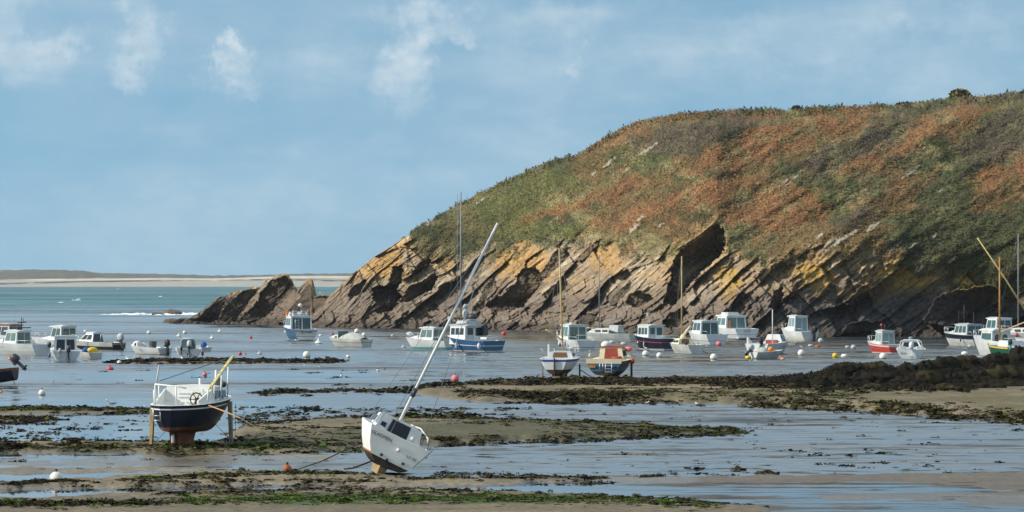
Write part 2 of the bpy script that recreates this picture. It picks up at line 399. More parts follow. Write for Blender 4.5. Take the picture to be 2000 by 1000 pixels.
def build_headland():
    cols = np.concatenate([np.arange(330, 2040, 1.55), np.arange(2040, 2800, 8.0)])
    NR = 300
    sky = interp(cols, SKY_L); base = interp(cols, BASE_L); veg = interp(cols, VEG_L)
    sky = sky + (fbm(cols * 0.22, cols * 0, 3, 3) - 0.5) * np.where(cols > 800, 5.0, 2.6) * sstep(340, 420, cols)
    kk = np.hanning(101); kk /= kk.sum(); base = np.convolve(np.pad(base, 50, mode='edge'), kk, 'valid')
    Yb = FPX * HC / (base - HZ)
    base = base + 2.5                                   # run on below the water
    t = np.linspace(0, 1, NR)[:, None]
    PX = np.broadcast_to(cols, (NR, len(cols))).copy()
    PY = base + (sky - base) * t
    inv = ~((PX < 0))
    # depth: integrate the slope upwards
    vegness = sstep(-26, 18, (veg[None, :] - PY) + (fbm(PX * 0.05, PY * 0.05, 5, 4) - 0.5) * 50 + (fbm((PX * .78 - PY * .63) * 0.03, (PX * .63 + PY * .78) * 0.10, 8, 3) - 0.5) * 46 + (fbm(PX * 0.2, PY * 0.2, 6, 3) - 0.5) * 22)
    vegness = np.where(PX < 770, 0, vegness)
    low = sstep(625, 650, PY)
    vsm = np.where(PX < 700, 0, sstep(-22, 22, veg[None, :] - PY) * sstep(700, 900, PX))
    cot = 0.75 + 0.7 * low + (1.55 - 0.75) * vsm
    topf = sstep(0.90, 1.0, t) * sstep(640, 900, PX)
    cot = cot + topf * 4.5
    Y = np.zeros_like(PX); Y[0] = Yb - 1.0
    for r in range(1, NR):
        dpy = PY[r - 1] - PY[r]
        # dz of one step: z = HC - (py-HZ)/FPX*Y
        z0 = HC - (PY[r - 1] - HZ) / FPX * Y[r - 1]
        dz = dpy * Y[r - 1] / FPX
        Y[r] = Y[r - 1] + cot[r] * dz
    # the nose curves away to the left, the right flank turns away beyond x = 1500
    nose = np.clip((760 - PX) / 160, 0, 1)
    Y = Y + 6 * nose ** 2 * sstep(360, 640, PX)
    a = (PX - 1000) * 0.0715                            # metres along and up the face
    b = (640 - PY) * 0.0715
    # big gentle ribs running down the slope
    rib = (fbm(a * 0.03 + b * 0.02, -a * 0.035 + b * 0.06, 40, 2) - 0.5)
    D = rib * 5.0 * (0.35 + 0.65 * sstep(0.05, 0.4, t)) * sstep(600, 800, PX)
    # lower right flank: the ground falls away to the right so that it loses the sun
    D -= 0.36 * np.clip(a - 33, 0, 60) * sstep(470, 600, PY - 0.10 * (1700 - PX) * 0) * sstep(1440, 1640, PX) * 0.8
    # beds of rock dipping to the left
    ph = R(39)
    wa = a + (fbm(a * 0.10, b * 0.10, 51, 3) - 0.5) * 2.0
    wb = b + (fbm(a * 0.08, b * 0.08, 52, 3) - 0.5) * 3.0
    al = wa * math.cos(ph) + wb * math.sin(ph)
    ac = -wa * math.sin(ph) + wb * math.cos(ph)
    def slabs(P, L, A, tilt, seed, left):
        q = ac / P + (vnoise(ac / P * 0.6, al / (L * 1.6), seed) - 0.5) * 1.5
        row = np.floor(q); fr = q - row
        off = hash2(row, row * 0 + 3, seed + 1)
        ql = al / L + off * 7 + (vnoise(ac * 1.3 / P, al * 0.6, seed + 5) - 0.5) * 0.35
        ci = np.floor(ql); fl = ql - ci
        h = hash2(row, ci, seed + 2) - 0.5
        t1 = hash2(row, ci, seed + 3)
        return A * h * 2 + tilt * P * (0.5 - fr) * (0.6 + 0.8 * t1) + left * L * (fl - 0.5) * (0.5 + t1)
    rock = 1 - vegness
    mod1 = 0.15 + 1.1 * sstep(0.38, 0.62, fbm(a * 0.11, b * 0.16, 55, 3)); mod2 = 0.2 + 1.0 * sstep(0.35, 0.65, fbm(a * 0.16, b * 0.2, 56, 3))
    DR = slabs(5.2, 9, 1.2, 0.40, 60, 0.10) * (0.5 + 0.5 * mod2) + slabs(2.1, 6.0, 0.55, 0.45, 70, 0.10) * mod1 + slabs(0.8, 3.2, 0.16, 0.5, 80, 0.12) * mod2 + slabs(0.33, 2.4, 0.10, 0.5, 85, 0.1)
    a1, a2 = al, ac
    al, ac = -a2, a1 + (fbm(a * 0.4, b * 0.4, 62, 2) - 0.5) * 1.5
    DR = DR + slabs(3.4, 4.2, 0.55, 0.12, 110, 0.05) * mod2 + slabs(1.3, 1.6, 0.20, 0.15, 112, 0.05) * mod1
    al, ac = a1, a2
    boul = sstep(590, 626, PY + (fbm(a * 0.3, b * 0.3, 57, 3) - 0.5) * 50) * sstep(1700, 1300, PX)                           # the foot: broken blocks
    p2 = R(24)
    al_, ac_ = al, ac
    al = wa * math.cos(p2) + wb * math.sin(p2) + (fbm(a * 0.5, b * 0.5, 58, 2) - 0.5) * 0.8; ac = -wa * math.sin(p2) + wb * math.cos(p2) + (fbm(a * 0.5, b * 0.5, 59, 2) - 0.5) * 0.5
    DB = slabs(1.5, 2.4, 0.6, 0.35, 90, 0.25) + slabs(0.7, 1.3, 0.42, 0.4, 95, 0.25) + slabs(0.36, 0.7, 0.16, 0.5, 97, 0.25)
    al, ac = al_, ac_
    D += (DR * (1 - 0.85 * boul) + DB * (0.1 + 0.9 * boul)) * rock * (0.35 + 0.65 * sstep(360, 420, PX))
    D += (fbm(a * 2.2, b * 2.2, 98, 3) - 0.5) * 0.30 * rock
    # faces turned to the right
    shade_faces = np.zeros(PX.shape, bool)
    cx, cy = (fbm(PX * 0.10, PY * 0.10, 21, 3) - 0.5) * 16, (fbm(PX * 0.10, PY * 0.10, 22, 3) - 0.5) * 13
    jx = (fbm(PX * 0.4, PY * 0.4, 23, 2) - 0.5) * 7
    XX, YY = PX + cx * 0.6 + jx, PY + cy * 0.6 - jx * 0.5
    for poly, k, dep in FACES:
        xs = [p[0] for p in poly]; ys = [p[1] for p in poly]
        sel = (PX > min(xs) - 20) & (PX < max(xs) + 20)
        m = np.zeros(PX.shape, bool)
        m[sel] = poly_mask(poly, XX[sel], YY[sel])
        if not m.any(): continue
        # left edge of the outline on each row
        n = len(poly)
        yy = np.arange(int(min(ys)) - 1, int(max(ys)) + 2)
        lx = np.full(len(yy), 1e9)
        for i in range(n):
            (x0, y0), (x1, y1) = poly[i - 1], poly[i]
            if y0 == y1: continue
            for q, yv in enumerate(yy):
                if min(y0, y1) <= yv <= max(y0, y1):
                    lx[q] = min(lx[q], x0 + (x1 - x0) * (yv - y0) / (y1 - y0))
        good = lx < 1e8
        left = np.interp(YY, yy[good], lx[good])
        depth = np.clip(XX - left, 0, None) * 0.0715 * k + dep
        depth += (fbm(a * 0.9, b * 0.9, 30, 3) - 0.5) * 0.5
        D = np.where(m, D * 0.2 - depth, D); shade_faces |= m
    # scrub and grass: uneven, in soft clumps
    d1, d2 = a * .86 + b * .51, -a * .51 + b * .86
    DV = (fbm(d1 * 0.13, d2 * 0.45, 101, 3) - 0.5) * 2.3 + (fbm(d1 * 0.7, d2 * 1.6, 103, 4) - 0.5) * 0.9
    D += DV * vegness * (1 - 0.7 * topf)
    # outcrops in the scrub
    oc = np.zeros(PX.shape)
    for (ox, oy, rx, ry) in OUTCROPS:
        if rx == 0: continue
        dx, dy = PX - ox, PY - oy
        u = dx * math.cos(R(36)) - dy * math.sin(R(36)); v = dx * math.sin(R(36)) + dy * math.cos(R(36))
        e = (u / (rx * 1.15)) ** 2 + (v / (ry * 0.9)) ** 2 + (fbm(PX * 0.3, PY * 0.3, int(ox), 3) - 0.5) * 3.0
        oc = np.maximum(oc, sstep(1.0, 0.5, e))
    oc = oc * np.where(PX > 800, 1, 0)
    D += oc * (0.12 + 0.5 * (hash2(np.floor(ac / 0.45), np.floor(al / 1.6), 7) - 0.3)) * vegness
    s = 1 - D / Y
    Yd = Y * s
    X = (PX - 1000) / FPX * Yd
    Z = HC - (PY - HZ) / FPX * Yd
    # ---- colour of rock and plants, with shade painted on the right-turned faces
    n1 = fbm(a * 0.22, b * 0.22, 120, 4); n2 = fbm(a * 1.5, b * 1.5, 121, 3); n3 = fbm(al * 0.12, ac * 1.1, 122, 4); n4 = fbm(al * 0.35, ac * 3.0, 123, 3)
    def mixc(c0, c1, f): return c0 + (np.array(c1) - c0) * f[..., None]
    C = np.zeros(PX.shape + (3,)) + np.array((0.275, 0.205, 0.132))
    C = mixc(C, (0.38, 0.315, 0.225), sstep(0.48, 0.68, n3))
    C = mixc(C, (0.14, 0.105, 0.075), sstep(0.50, 0.30, n4) * 0.7)
    hz = np.clip(Z, -2, 60)
    lich = sstep(0.36, 0.60, n1 + 0.10 * (n3 - 0.5)) * sstep(5.5, 8.5, hz + (n2 - 0.5) * 4)
    lich = lich * (1 - 0.35 * sstep(1150, 1250, PX) * sstep(1400, 1340, PX))
    C = mixc(C, (0.37, 0.225, 0.085), lich * 0.85 * (~shade_faces))
    ylich = sstep(0.42, 0.55, fbm(a * 0.3, b * 0.3, 130, 3)) * sstep(1380, 1440, PX) * sstep(506, 530, PY) * sstep(600, 575, PY - (PX - 1400) * 0.02)
    C = mixc(C, (0.36, 0.23, 0.055), ylich * 0.8)
    C = mixc(C, (0.42, 0.37, 0.29), sstep(0.55, 0.66, fbm(al * 0.2, ac * 0.7, 140, 3)) * sstep(10, 14, hz) * 0.6)
    C *= (0.72 + 0.56 * fbm(al * 0.25, ac * 4.5, 145, 3))[..., None]
    wetl = sstep(7.2, 3.6, hz + (fbm(a * 0.25, b * 0.3, 141, 3) - 0.5) * 5)
    C = mixc(C, (0.145, 0.115, 0.092), wetl * 0.85)
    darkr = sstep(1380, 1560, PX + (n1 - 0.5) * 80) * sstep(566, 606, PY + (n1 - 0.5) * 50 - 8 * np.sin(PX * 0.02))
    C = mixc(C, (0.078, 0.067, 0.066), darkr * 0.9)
    C = mixc(C, (0.060, 0.050, 0.042), sstep(1.3, 0.6, hz) * 0.8)
    C *= (0.75 + 0.5 * fbm(a * 3.1, b * 3.1, 150, 2))[..., None]
    C *= (1 - 0.12 * sstep(660, 600, PX))[..., None] * np.where(shade_faces, 0.5, 1.0)[..., None]  # darker inside the face outlines: shade painted into the rock colour
    # vegetation
    wx = PX + (fbm(PX * 0.03, PY * 0.03, 160, 4) - 0.5) * 60 + (fbm(PX * 0.2, PY * 0.2, 161, 2) - 0.5) * 14
    wy = PY + (fbm(PX * 0.03, PY * 0.03, 162, 4) - 0.5) * 44 + (fbm(PX * 0.2, PY * 0.2, 163, 2) - 0.5) * 14
    G = np.zeros(PX.shape + (3,)) + np.array((0.168, 0.146, 0.070))
    sl = fbm((a * .8 - b * 0.6) * 0.10, (a * .6 + b * .8) * 0.35, 170, 4)
    G = mixc(G, (0.235, 0.205, 0.095), sstep(0.50, 0.66, sl))
    G = mixc(G, (0.088, 0.092, 0.045), sstep(0.52, 0.38, fbm(a * 0.3, b * 0.45, 171, 4)))
    G = mixc(G, (0.135, 0.14, 0.052), sstep(0.58, 0.68, fbm(a * 0.12, b * 0.3, 172, 3)) * 0.8)
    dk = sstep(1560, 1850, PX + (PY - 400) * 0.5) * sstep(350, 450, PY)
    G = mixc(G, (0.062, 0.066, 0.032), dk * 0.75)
    br = np.zeros(PX.shape); he = np.zeros(PX.shape)
    for q in range(6):                                   # patches fade into each other
        ox = (fbm(PX * 0.08, PY * 0.10, 190 + q, 3) - 0.5) * 52 + (hash2(PX.astype(int), PY.astype(int), 195 + q) - 0.5) * 20
        oy = (fbm(PX * 0.08, PY * 0.10, 290 + q, 3) - 0.5) * 34 + (hash2(PX.astype(int), PY.astype(int), 295 + q) - 0.5) * 12
        b1 = np.zeros(PX.shape, bool); h1 = np.zeros(PX.shape, bool)
        for p in BRACKEN: b1 |= poly_mask(p, wx + ox, wy + oy)
        for p in HEATHER: h1 |= poly_mask(p, wx + ox, wy + oy)
        br += b1 / 6.0; he += h1 / 6.0
    patchy = sstep(0.30, 0.46, fbm(a * 0.5, b * 0.8, 180, 4))
    G = mixc(G, (0.115, 0.094, 0.064), he * (0.55 + 0.45 * patchy))
    G = mixc(G, (0.255, 0.130, 0.062), br * (0.35 + 0.65 * patchy) * (0.8 + 0.2 * n2))
    sc = sstep(0.54, 0.62, fbm(a * 0.2, b * 0.3, 181, 4)) * (1 - br) * (1 - he) * sstep(1000, 1200, PX)
    G = mixc(G, (0.24, 0.13, 0.06), sc * 0.5)
    G *= 1.03 * (0.55 + 0.6 * fbm(a * 1.7, b * 2.0, 182, 3) + 0.8 * (fbm((a * .82 + b * 0.57) * 0.22, (-a * .57 + b * .82) * 1.3, 183, 4) - 0.32))[..., None]
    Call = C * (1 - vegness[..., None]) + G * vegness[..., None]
    Call = mixc(Call, (0.31, 0.275, 0.215), oc * vegness * sstep(0.25, 0.45, fbm(al * 0.8, ac * 3.0, 199, 3)))
    # far side: over the top and down behind
    nb = 14
    back = []
    zt = Z[-1]; yt = Yd[-1]
    for k in range(1, nb + 1):
        f = k / nb
        yb = yt + 3 + f * 45 * (0.35 + 0.65 * np.clip(zt / 30, 0.05, 1))
        zb = zt * (1 - f ** 1.6) - 1.1 * f
        xb = (cols - 1000) / FPX * yt
        back.append(np.stack([xb, yb, zb], 1))
    V = np.concatenate([np.stack([X, Yd, Z], 2), np.array(back)], 0)
    colr = np.concatenate([Call, np.repeat(Call[-1:], nb, 0)], 0)
    nr, nc = V.shape[:2]
    rgba = np.concatenate([colr, np.ones((nr, nc, 1))], 2)
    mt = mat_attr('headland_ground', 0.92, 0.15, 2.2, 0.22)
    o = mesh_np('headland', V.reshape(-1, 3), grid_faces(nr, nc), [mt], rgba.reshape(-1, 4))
    tag(o, 'long rocky headland with bracken covered slope above tilted orange cliffs', 'headland', kind='structure')
    # ---- tufts of bracken, heather and grass growing out of the slope
    P = np.stack([X, Yd, Z], 2)
    w = (vegness * (1 - oc)).copy(); w[:, cols > 2040] *= 2.0; w[-2:] *= 2
    flat = w.ravel(); cum = np.cumsum(flat); NT = 300000
    idx = np.searchsorted(cum, rng.random(NT) * cum[-1])
    base_p = P.reshape(-1, 3)[idx] + rng.normal(0, 0.10, (NT, 3))
    cc = G.reshape(-1, 3)[idx]
    jit = rng.uniform(0.84, 1.16, (NT, 1)) * (1 + rng.normal(0, 0.05, (NT, 3)))
    cc = np.clip(cc * jit, 0.005, 0.4)
    # small leaf sprays, most of them lying roughly along the slope, some standing up
    nr_ = rng.normal(0, 0.30, (NT, 3)) + np.array([0.0, -0.5, 0.85])
    nr_ /= np.linalg.norm(nr_, axis=1)[:, None]
    t1 = np.cross(nr_, rng.normal(0, 1, (NT, 3))); t1 /= np.linalg.norm(t1, axis=1)[:, None]
    t2 = np.cross(nr_, t1)
    sz = rng.uniform(0.06, 0.15, (NT, 1)) * (1 + 0.8 * (rng.random((NT, 1)) < 0.1))
    lift = nr_ * rng.uniform(-0.02, 0.16, (NT, 1)) + np.array([0, 0, 0.03])
    c0 = base_p + lift
    V = np.stack([c0 - t1 * sz, c0 - t2 * sz * 0.6, c0 + t1 * sz, c0 + t2 * sz * 0.6], 1).reshape(-1, 3)
    NS = 5200                                            # sprigs and stalks standing along the ridge
    jj = rng.integers(np.searchsorted(cols, 800), np.searchsorted(cols, 2040), NS)
    ii = NR - 1 - rng.integers(0, 10, NS)
    hs = rng.uniform(0.08, 0.32, NS) * (0.4 + 1.4 * vnoise(cols[jj] * 0.07, jj * 0.0, 77)); ya = rng.uniform(0, 6.28, NS); ws = rng.uniform(0.04, 0.16, NS)
    q0 = P[ii, jj] + rng.normal(0, 0.15, (NS, 3)); dxy = np.stack([np.cos(ya) * ws, np.sin(ya) * ws, np.zeros(NS)], 1)
    up = np.stack([rng.normal(0, 0.3, NS) * hs, rng.normal(0, 0.3, NS) * hs, hs], 1)
    V = np.concatenate([V, np.stack([q0 - dxy, q0 + dxy, q0 + up + dxy * 0.5, q0 + up - dxy * 0.5], 1).reshape(-1, 3)])
    cc = np.concatenate([cc, G[ii, jj] * rng.uniform(0.6, 1.2, (NS, 1))]); NT += NS
    F = np.arange(NT * 4).reshape(-1, 4)
    rg = np.concatenate([np.repeat(cc, 4, 0), np.ones((NT * 4, 1))], 1)
    mt2 = mat_attr('scrub_leaves', 0.9, 0.1, 5.0, 0.15)
    o2 = mesh_np('hillside_scrub', V, F, [mt2], rg)
    tag(o2, 'rust brown bracken, heather and grass covering the slope of the headland', 'scrub', kind='stuff')
    return

build_headland()

def bush(name, px, py, Y, rx, rz, color, label, group=None, n=1400, seed=1):
    """rounded wind-cut bush of leaf clumps on short stems, standing on the skyline"""
    r = np.random.default_rng(seed)
    x = (px - 1000) / FPX * Y; z = HC - (py - HZ) / FPX * Y
    root = empty(name, (x, Y, z))
    tag(root, label, 'bush', group)
    st = MB()
    for k in range(5):
        an = k * 1.26
        st.tube([(0.1 * math.cos(an), 0.1 * math.sin(an), -0.9), (rx * .25 * math.cos(an), rx * .25 * math.sin(an), rz * .4), (rx * .55 * math.cos(an), rx * .5 * math.sin(an), rz * .8)], 0.06, 5, r1=0.02)
    st.build('trunk', mat(name + '_bark', (0.05, 0.04, 0.03), 0.9), root)
    d = r.normal(0, 1, (n, 3)); d /= np.linalg.norm(d, axis=1)[:, None]
    rad = r.uniform(0.45, 1.0, n) ** 0.5 * (0.75 + 0.5 * vnoise(d[:, 0] * 2 + 5, d[:, 2] * 2 + d[:, 1], seed))
    c = d * rad[:, None] * np.array([rx, rx, rz]) + np.array([0, 0, rz * 0.35])
    c = c[c[:, 2] > -0.5]; n = len(c)
    s = 0.22
    u = r.normal(0, s, (n, 3)); v = r.normal(0, s, (n, 3))
    V = np.stack([c - u, c - v, c + u, c + v], 1).reshape(-1, 3)
    cc = np.clip(np.array(color) * r.uniform(0.6, 1.5, (n, 1)), 0, 1)
    mesh_np('crown', V, np.arange(n * 4).reshape(-1, 4), [mat_attr(name + '_leaves', 0.9, 0.1)], np.concatenate([np.repeat(cc, 4, 0), np.ones((n * 4, 1))], 1), parent=root)

bush('round_bush', 1877, 194, 470, 1.45, 0.95, (0.16, 0.13, 0.06), 'large round olive bush alone on the skyline at upper right', seed=3)
bush('dark_bush', 1556, 219, 470, 0.6, 0.5, (0.035, 0.045, 0.02), 'small dark green bush on the skyline left of the middle of the ridge', n=500, seed=4)
bush('spiky_bush', 1768, 213, 468, 1.3, 0.55, (0.07, 0.055, 0.025), 'low ragged dark bush on the ridge, left of the large round bush', n=700, seed=5)

# low rocks awash at the tip of the headland, and the surf round them
def rock_mesh(name, sx, sy, sz, seed, m, nu=22, nv=12, parent=None, rough=0.35, freq=1.4):
    th = np.linspace(0, 2 * math.pi, nu, endpoint=False); ph = np.linspace(-math.pi / 2 * 0.98, math.pi / 2 * 0.98, nv)
    TH, PH = np.meshgrid(th, ph)
    x, y, z = np.cos(PH) * np.cos(TH), np.cos(PH) * np.sin(TH), np.sin(PH)
    rr = 1 + rough * 2 * (fbm(x * freq + seed * 3.1 + z, y * freq + seed * 1.7 - z * 0.7, seed, 4) - 0.5) + 0.12 * (np.floor(vnoise(x * 3 + seed, z * 3 + y * 2, seed + 9) * 3) / 3)
    V = np.stack([x * rr * sx, y * rr * sy, z * rr * sz], 2)
    F = []
    for j in range(nv - 1):
        for i in range(nu):
            F.append((j * nu + i, j * nu + (i + 1) % nu, (j + 1) * nu + (i + 1) % nu, (j + 1) * nu + i))
    return mesh_np(name, V.reshape(-1, 3), np.array(F), [m], parent=parent)

ROCKM = mat('shore_rock', (0.13, 0.10, 0.075), 0.85, 0.25, 0.45, 1.3, bump=0.6)
for k, (px, py, w_, h_, lb) in enumerate([
        (335, 614, 2.1, 0.75, 'low flat rock awash in white surf, the nearest to the tip of the headland'),
        (308, 615, 1.2, 0.35, 'smallest dark rock in the surf, left of the flat rock off the headland tip'),
        (362, 629, 2.2, 0.55, 'low brown rock just in front of the tip of the headland'),
        (338, 630, 1.4, 0.5, 'leftmost pointed low rock at the waterline of the headland tip')]):
    x, y = at(px, py)
    o = rock_mesh('shore_rock', w_, w_ * 0.7, h_, 20 + k, ROCKM)
    o.location = (x, y, 0.1); tag(o, lb, 'rock')

FOAM = mat('sea_foam', (0.85, 0.87, 0.88), 0.8, 0.2, 0.05, 1.0)
def foam_patch(V, F, px, py, wid, dep, seed, n=60):
    r = np.random.default_rng(seed)
    cx, cy = at(px, py)
    for k in range(n):
        x = cx + r.normal(0, wid); y = cy + r.normal(0, dep)
        a = r.uniform(0.3, 1.3); b = r.uniform(0.5, 1.8); h = r.uniform(0.06, 0.30)
        i = len(V)
        V += [(x - a, y, 0.01), (x, y - b, 0.01), (x + a, y, 0.01), (x, y + b, 0.01), (x, y, h)]
        F += [(i, i + 1, i + 4), (i + 1, i + 2, i + 4), (i + 2, i + 3, i + 4), (i + 3, i, i + 4)]
V, F = [], []
foam_patch(V, F, 315, 614.5, 2.6, 4, 1, 46); foam_patch(V, F, 362, 613, 2.6, 4, 2, 46); foam_patch(V, F, 262, 613.5, 2.0, 3, 3, 14); foam_patch(V, F, 232, 614.5, 1.5, 3, 4, 8); foam_patch(V, F, 385, 614, 1.5, 3, 5, 16)
r_ = np.random.default_rng(5)
for k in range(14):                                    # scattered whitecaps out at sea
    py = r_.uniform(562, 606); px = r_.uniform(-60, 700)
    if px > 370 and py > 575: continue
    foam_patch(V, F, px, py, 26 / (py - 550), 14 / (py - 550), 50 + k, 3)
o = mesh_np('sea_foam', np.array(V), np.array(F), [FOAM]); tag(o, 'white surf and scattered whitecaps on the open sea', 'surf', kind='stuff')

# ------------------------------------------------------------------ far shore: beach and low dunes, four kilometres off
def build_far():
    nx, nz = 420, 46
    px = np.linspace(-500, 1500, nx)
    top = interp(px, [(-500, 532), (-100, 529), (0, 527.5), (110, 526.5), (160, 529), (200, 533), (280, 534.5), (350, 536), (420, 538), (520, 537), (575, 534.5), (640, 534), (700, 534), (900, 532), (1500, 530)])
    top = top + (fbm(px * 0.08, px * 0, 4, 4) - 0.5) * 3.0
    Y0 = 4200.0
    t = np.linspace(0, 1, nz)[:, None]
    basey = 560.4
    PY = basey + (top - basey) * t
    Yd = Y0 + 700 * t + np.zeros_like(PY)
    X = (px - 1000) / FPX * Yd; Z = HC - (PY - HZ) / FPX * Yd
    Z[0] = -1
    n = fbm(px * 0.02, PY * 0.5, 8, 4); n2 = fbm(px * 0.05, PY * 0.9, 9, 4)
    C = np.zeros(PY.shape + (3,)) + np.array((0.36, 0.335, 0.285))
    def mixc(c0, c1, f): return c0 + (np.array(c1) - c0) * f[..., None]
    dune_edge = interp(px, [(-500, 549), (0, 548.5), (60, 546.5), (300, 545), (420, 546), (560, 541), (640, 541), (1500, 542)])
    weed = sstep(2.2, 1.2, np.abs(PY - interp(px, [(-500, 556), (0, 554.5), (150, 550.5), (300, 548), (400, 546.5), (560, 546), (640, 548), (1500, 550)]))) * sstep(0.34, 0.46, n2 + 0.05)
    C = mixc(C, (0.085, 0.075, 0.075), weed)
    C = mixc(C, (0.62, 0.54, 0.43), sstep(0.8, -0.5, np.abs(PY - dune_edge) - 1.6) * sstep(40, 80, px) * 0.8)
    vg = sstep(0.6, -0.6, PY - (dune_edge - 2.2) + (n - 0.5) * 4)
    V0 = np.zeros_like(C) + np.array((0.095, 0.094, 0.074))
    V0 = mixc(V0, (0.12, 0.095, 0.08), sstep(0.48, 0.58, n)); V0 = mixc(V0, (0.17, 0.155, 0.115), sstep(0.56, 0.64, n2) * 0.6)
    C = C * (1 - vg[..., None]) + V0 * vg[..., None]
    V = np.stack([X, Yd, Z], 2)
    bk = V[-1:].copy(); bk[..., 1] += 500; bk[..., 2] = -1.1
    V = np.concatenate([V, bk], 0); C = np.concatenate([C, C[-1:]], 0)
    rgba = np.concatenate([C, np.ones(C.shape[:2] + (1,))], 2)
    o = mesh_np('far_shore', V.reshape(-1, 3), grid_faces(nz + 1, nx), [mat_attr('far_shore_ground', 0.95, 0.1, 0.02, 0.1)], rgba.reshape(-1, 4))
    tag(o, 'distant pale sandy beach under low green dunes across the sea', 'beach', kind='structure')
build_far()

# ------------------------------------------------------------------ tidal flats (one sheet) and the water over them
# sand bars: upper and lower edge of each, in photo rows, along the columns they span
BARS = [
    # left edge px, right edge px, upper edge points, lower edge points, height, softness
    (215, 690, [(215, 705), (400, 703.5), (690, 706)], [(215, 712), (400, 711), (560, 709.5), (690, 707)], 0.16, 2.0),
    (780, 2900, [(780, 764), (850, 754), (1000, 748), (1050, 743), (1300, 742), (1500, 741), (2000, 735), (2900, 730)],
     [(780, 768), (850, 776), (950, 786), (1100, 788), (1400, 790), (1560, 795), (1750, 808), (2000, 825), (2900, 870)], 0.34, 7.0),
    (-900, 330, [(-900, 790), (0, 797), (300, 799), (330, 803)], [(-900, 815), (0, 812), (180, 810), (330, 806)], 0.14, 3.0),
    (-900, 110, [(-900, 815), (0, 817), (110, 818)], [(-900, 832), (0, 828), (110, 822)], 0.10, 3.0),
    (420, 1480, [(420, 846), (520, 832), (640, 822), (760, 820), (1000, 822), (1150, 828), (1300, 836), (1480, 843)],
     [(420, 872), (600, 876), (860, 872), (1000, 866), (1200, 858), (1350, 851), (1480, 846)], 0.24, 5.0),
    (-900, 720, [(-900, 862), (0, 868), (200, 865), (330, 866), (500, 866), (720, 874)], [(-900, 892), (0, 888), (300, 890), (500, 888), (720, 884)], 0.17, 4.0),
    (-900, 700, [(-900, 890), (0, 892), (300, 888), (700, 886)], [(-900, 915), (0, 912), (250, 916), (450, 914), (700, 900)], 0.045, 6.0),
    (-900, 460, [(-900, 912), (0, 914), (460, 912)], [(-900, 934), (0, 928), (200, 926), (460, 920)], 0.07, 4.0),
    (-900, 1190, [(-900, 945), (0, 944), (130, 938), (400, 924), (560, 922), (850, 930), (1000, 930), (1190, 936)], [(-900, 968), (0, 958), (250, 956), (500, 950), (850, 952), (1190, 942)], 0.10, 4.0),
    (-900, 1540, [(-900, 992), (0, 974), (260, 964), (500, 958), (850, 958), (1100, 966), (1300, 978), (1540, 994)], [(-900, 1500), (1000, 1500), (1300, 1080), (1420, 1030), (1540, 998)], 0.14, 6.0),
    (1060, 2900, [(1060, 934), (1400, 928), (1700, 924), (2000, 922), (2900, 920)], [(1060, 942), (1400, 946), (1700, 946), (1900, 950), (2000, 975), (2900, 1000)], 0.022, 4.0),
    (1430, 2900, [(1430, 964), (1700, 956), (2000, 950), (2900, 945)], [(1430, 975), (1700, 988), (2000, 1000), (2900, 1000)], 0.006, 6.0),
    (850, 1150, [(850, 920), (1000, 918), (1150, 922)], [(850, 927), (1000, 927), (1150, 926)], 0.03, 3.0),
]
def bar_height(PX, PY):
    """height of the sand at a point of the flats (given by its photo column and row)"""
    z = np.full(PX.shape, -0.16)
    m_all = np.zeros(PX.shape)
    for (x0, x1, up, lo, h, soft) in BARS:
        wob = (fbm(PX * 0.02, PY * 0.05, int(x0 + 1000), 3) - 0.5) * soft * 2.0
        yu, yl = interp(PX, up), interp(PX, lo)
        m = sstep(-soft * 0.6, soft, PY + wob - yu) * sstep(-soft * 0.6, soft, yl - PY + wob * 0.7) * sstep(0, 60, PX - x0) * sstep(0, 60, x1 - PX)
        z = np.maximum(z, -0.16 + (0.16 + h) * m); m_all = np.maximum(m_all, m)
    return z, m_all

def flat_z(PX, PY):
    z, m = bar_height(PX, PY)
    Yw = FPX * HC / (PY - HZ); Xw = (PX - 1000) / FPX * Yw
    n = fbm(Xw * 0.10, Yw * 0.16, 200, 4) - 0.5
    n2 = fbm(Xw * 0.6, Yw * 0.6, 201, 3) - 0.5
    z = z + n * 0.16 * (0.25 + 0.75 * m) + n2 * 0.05 * m
    # the bank on the right carries the ridge of black rocks
    return z, m, n, n2

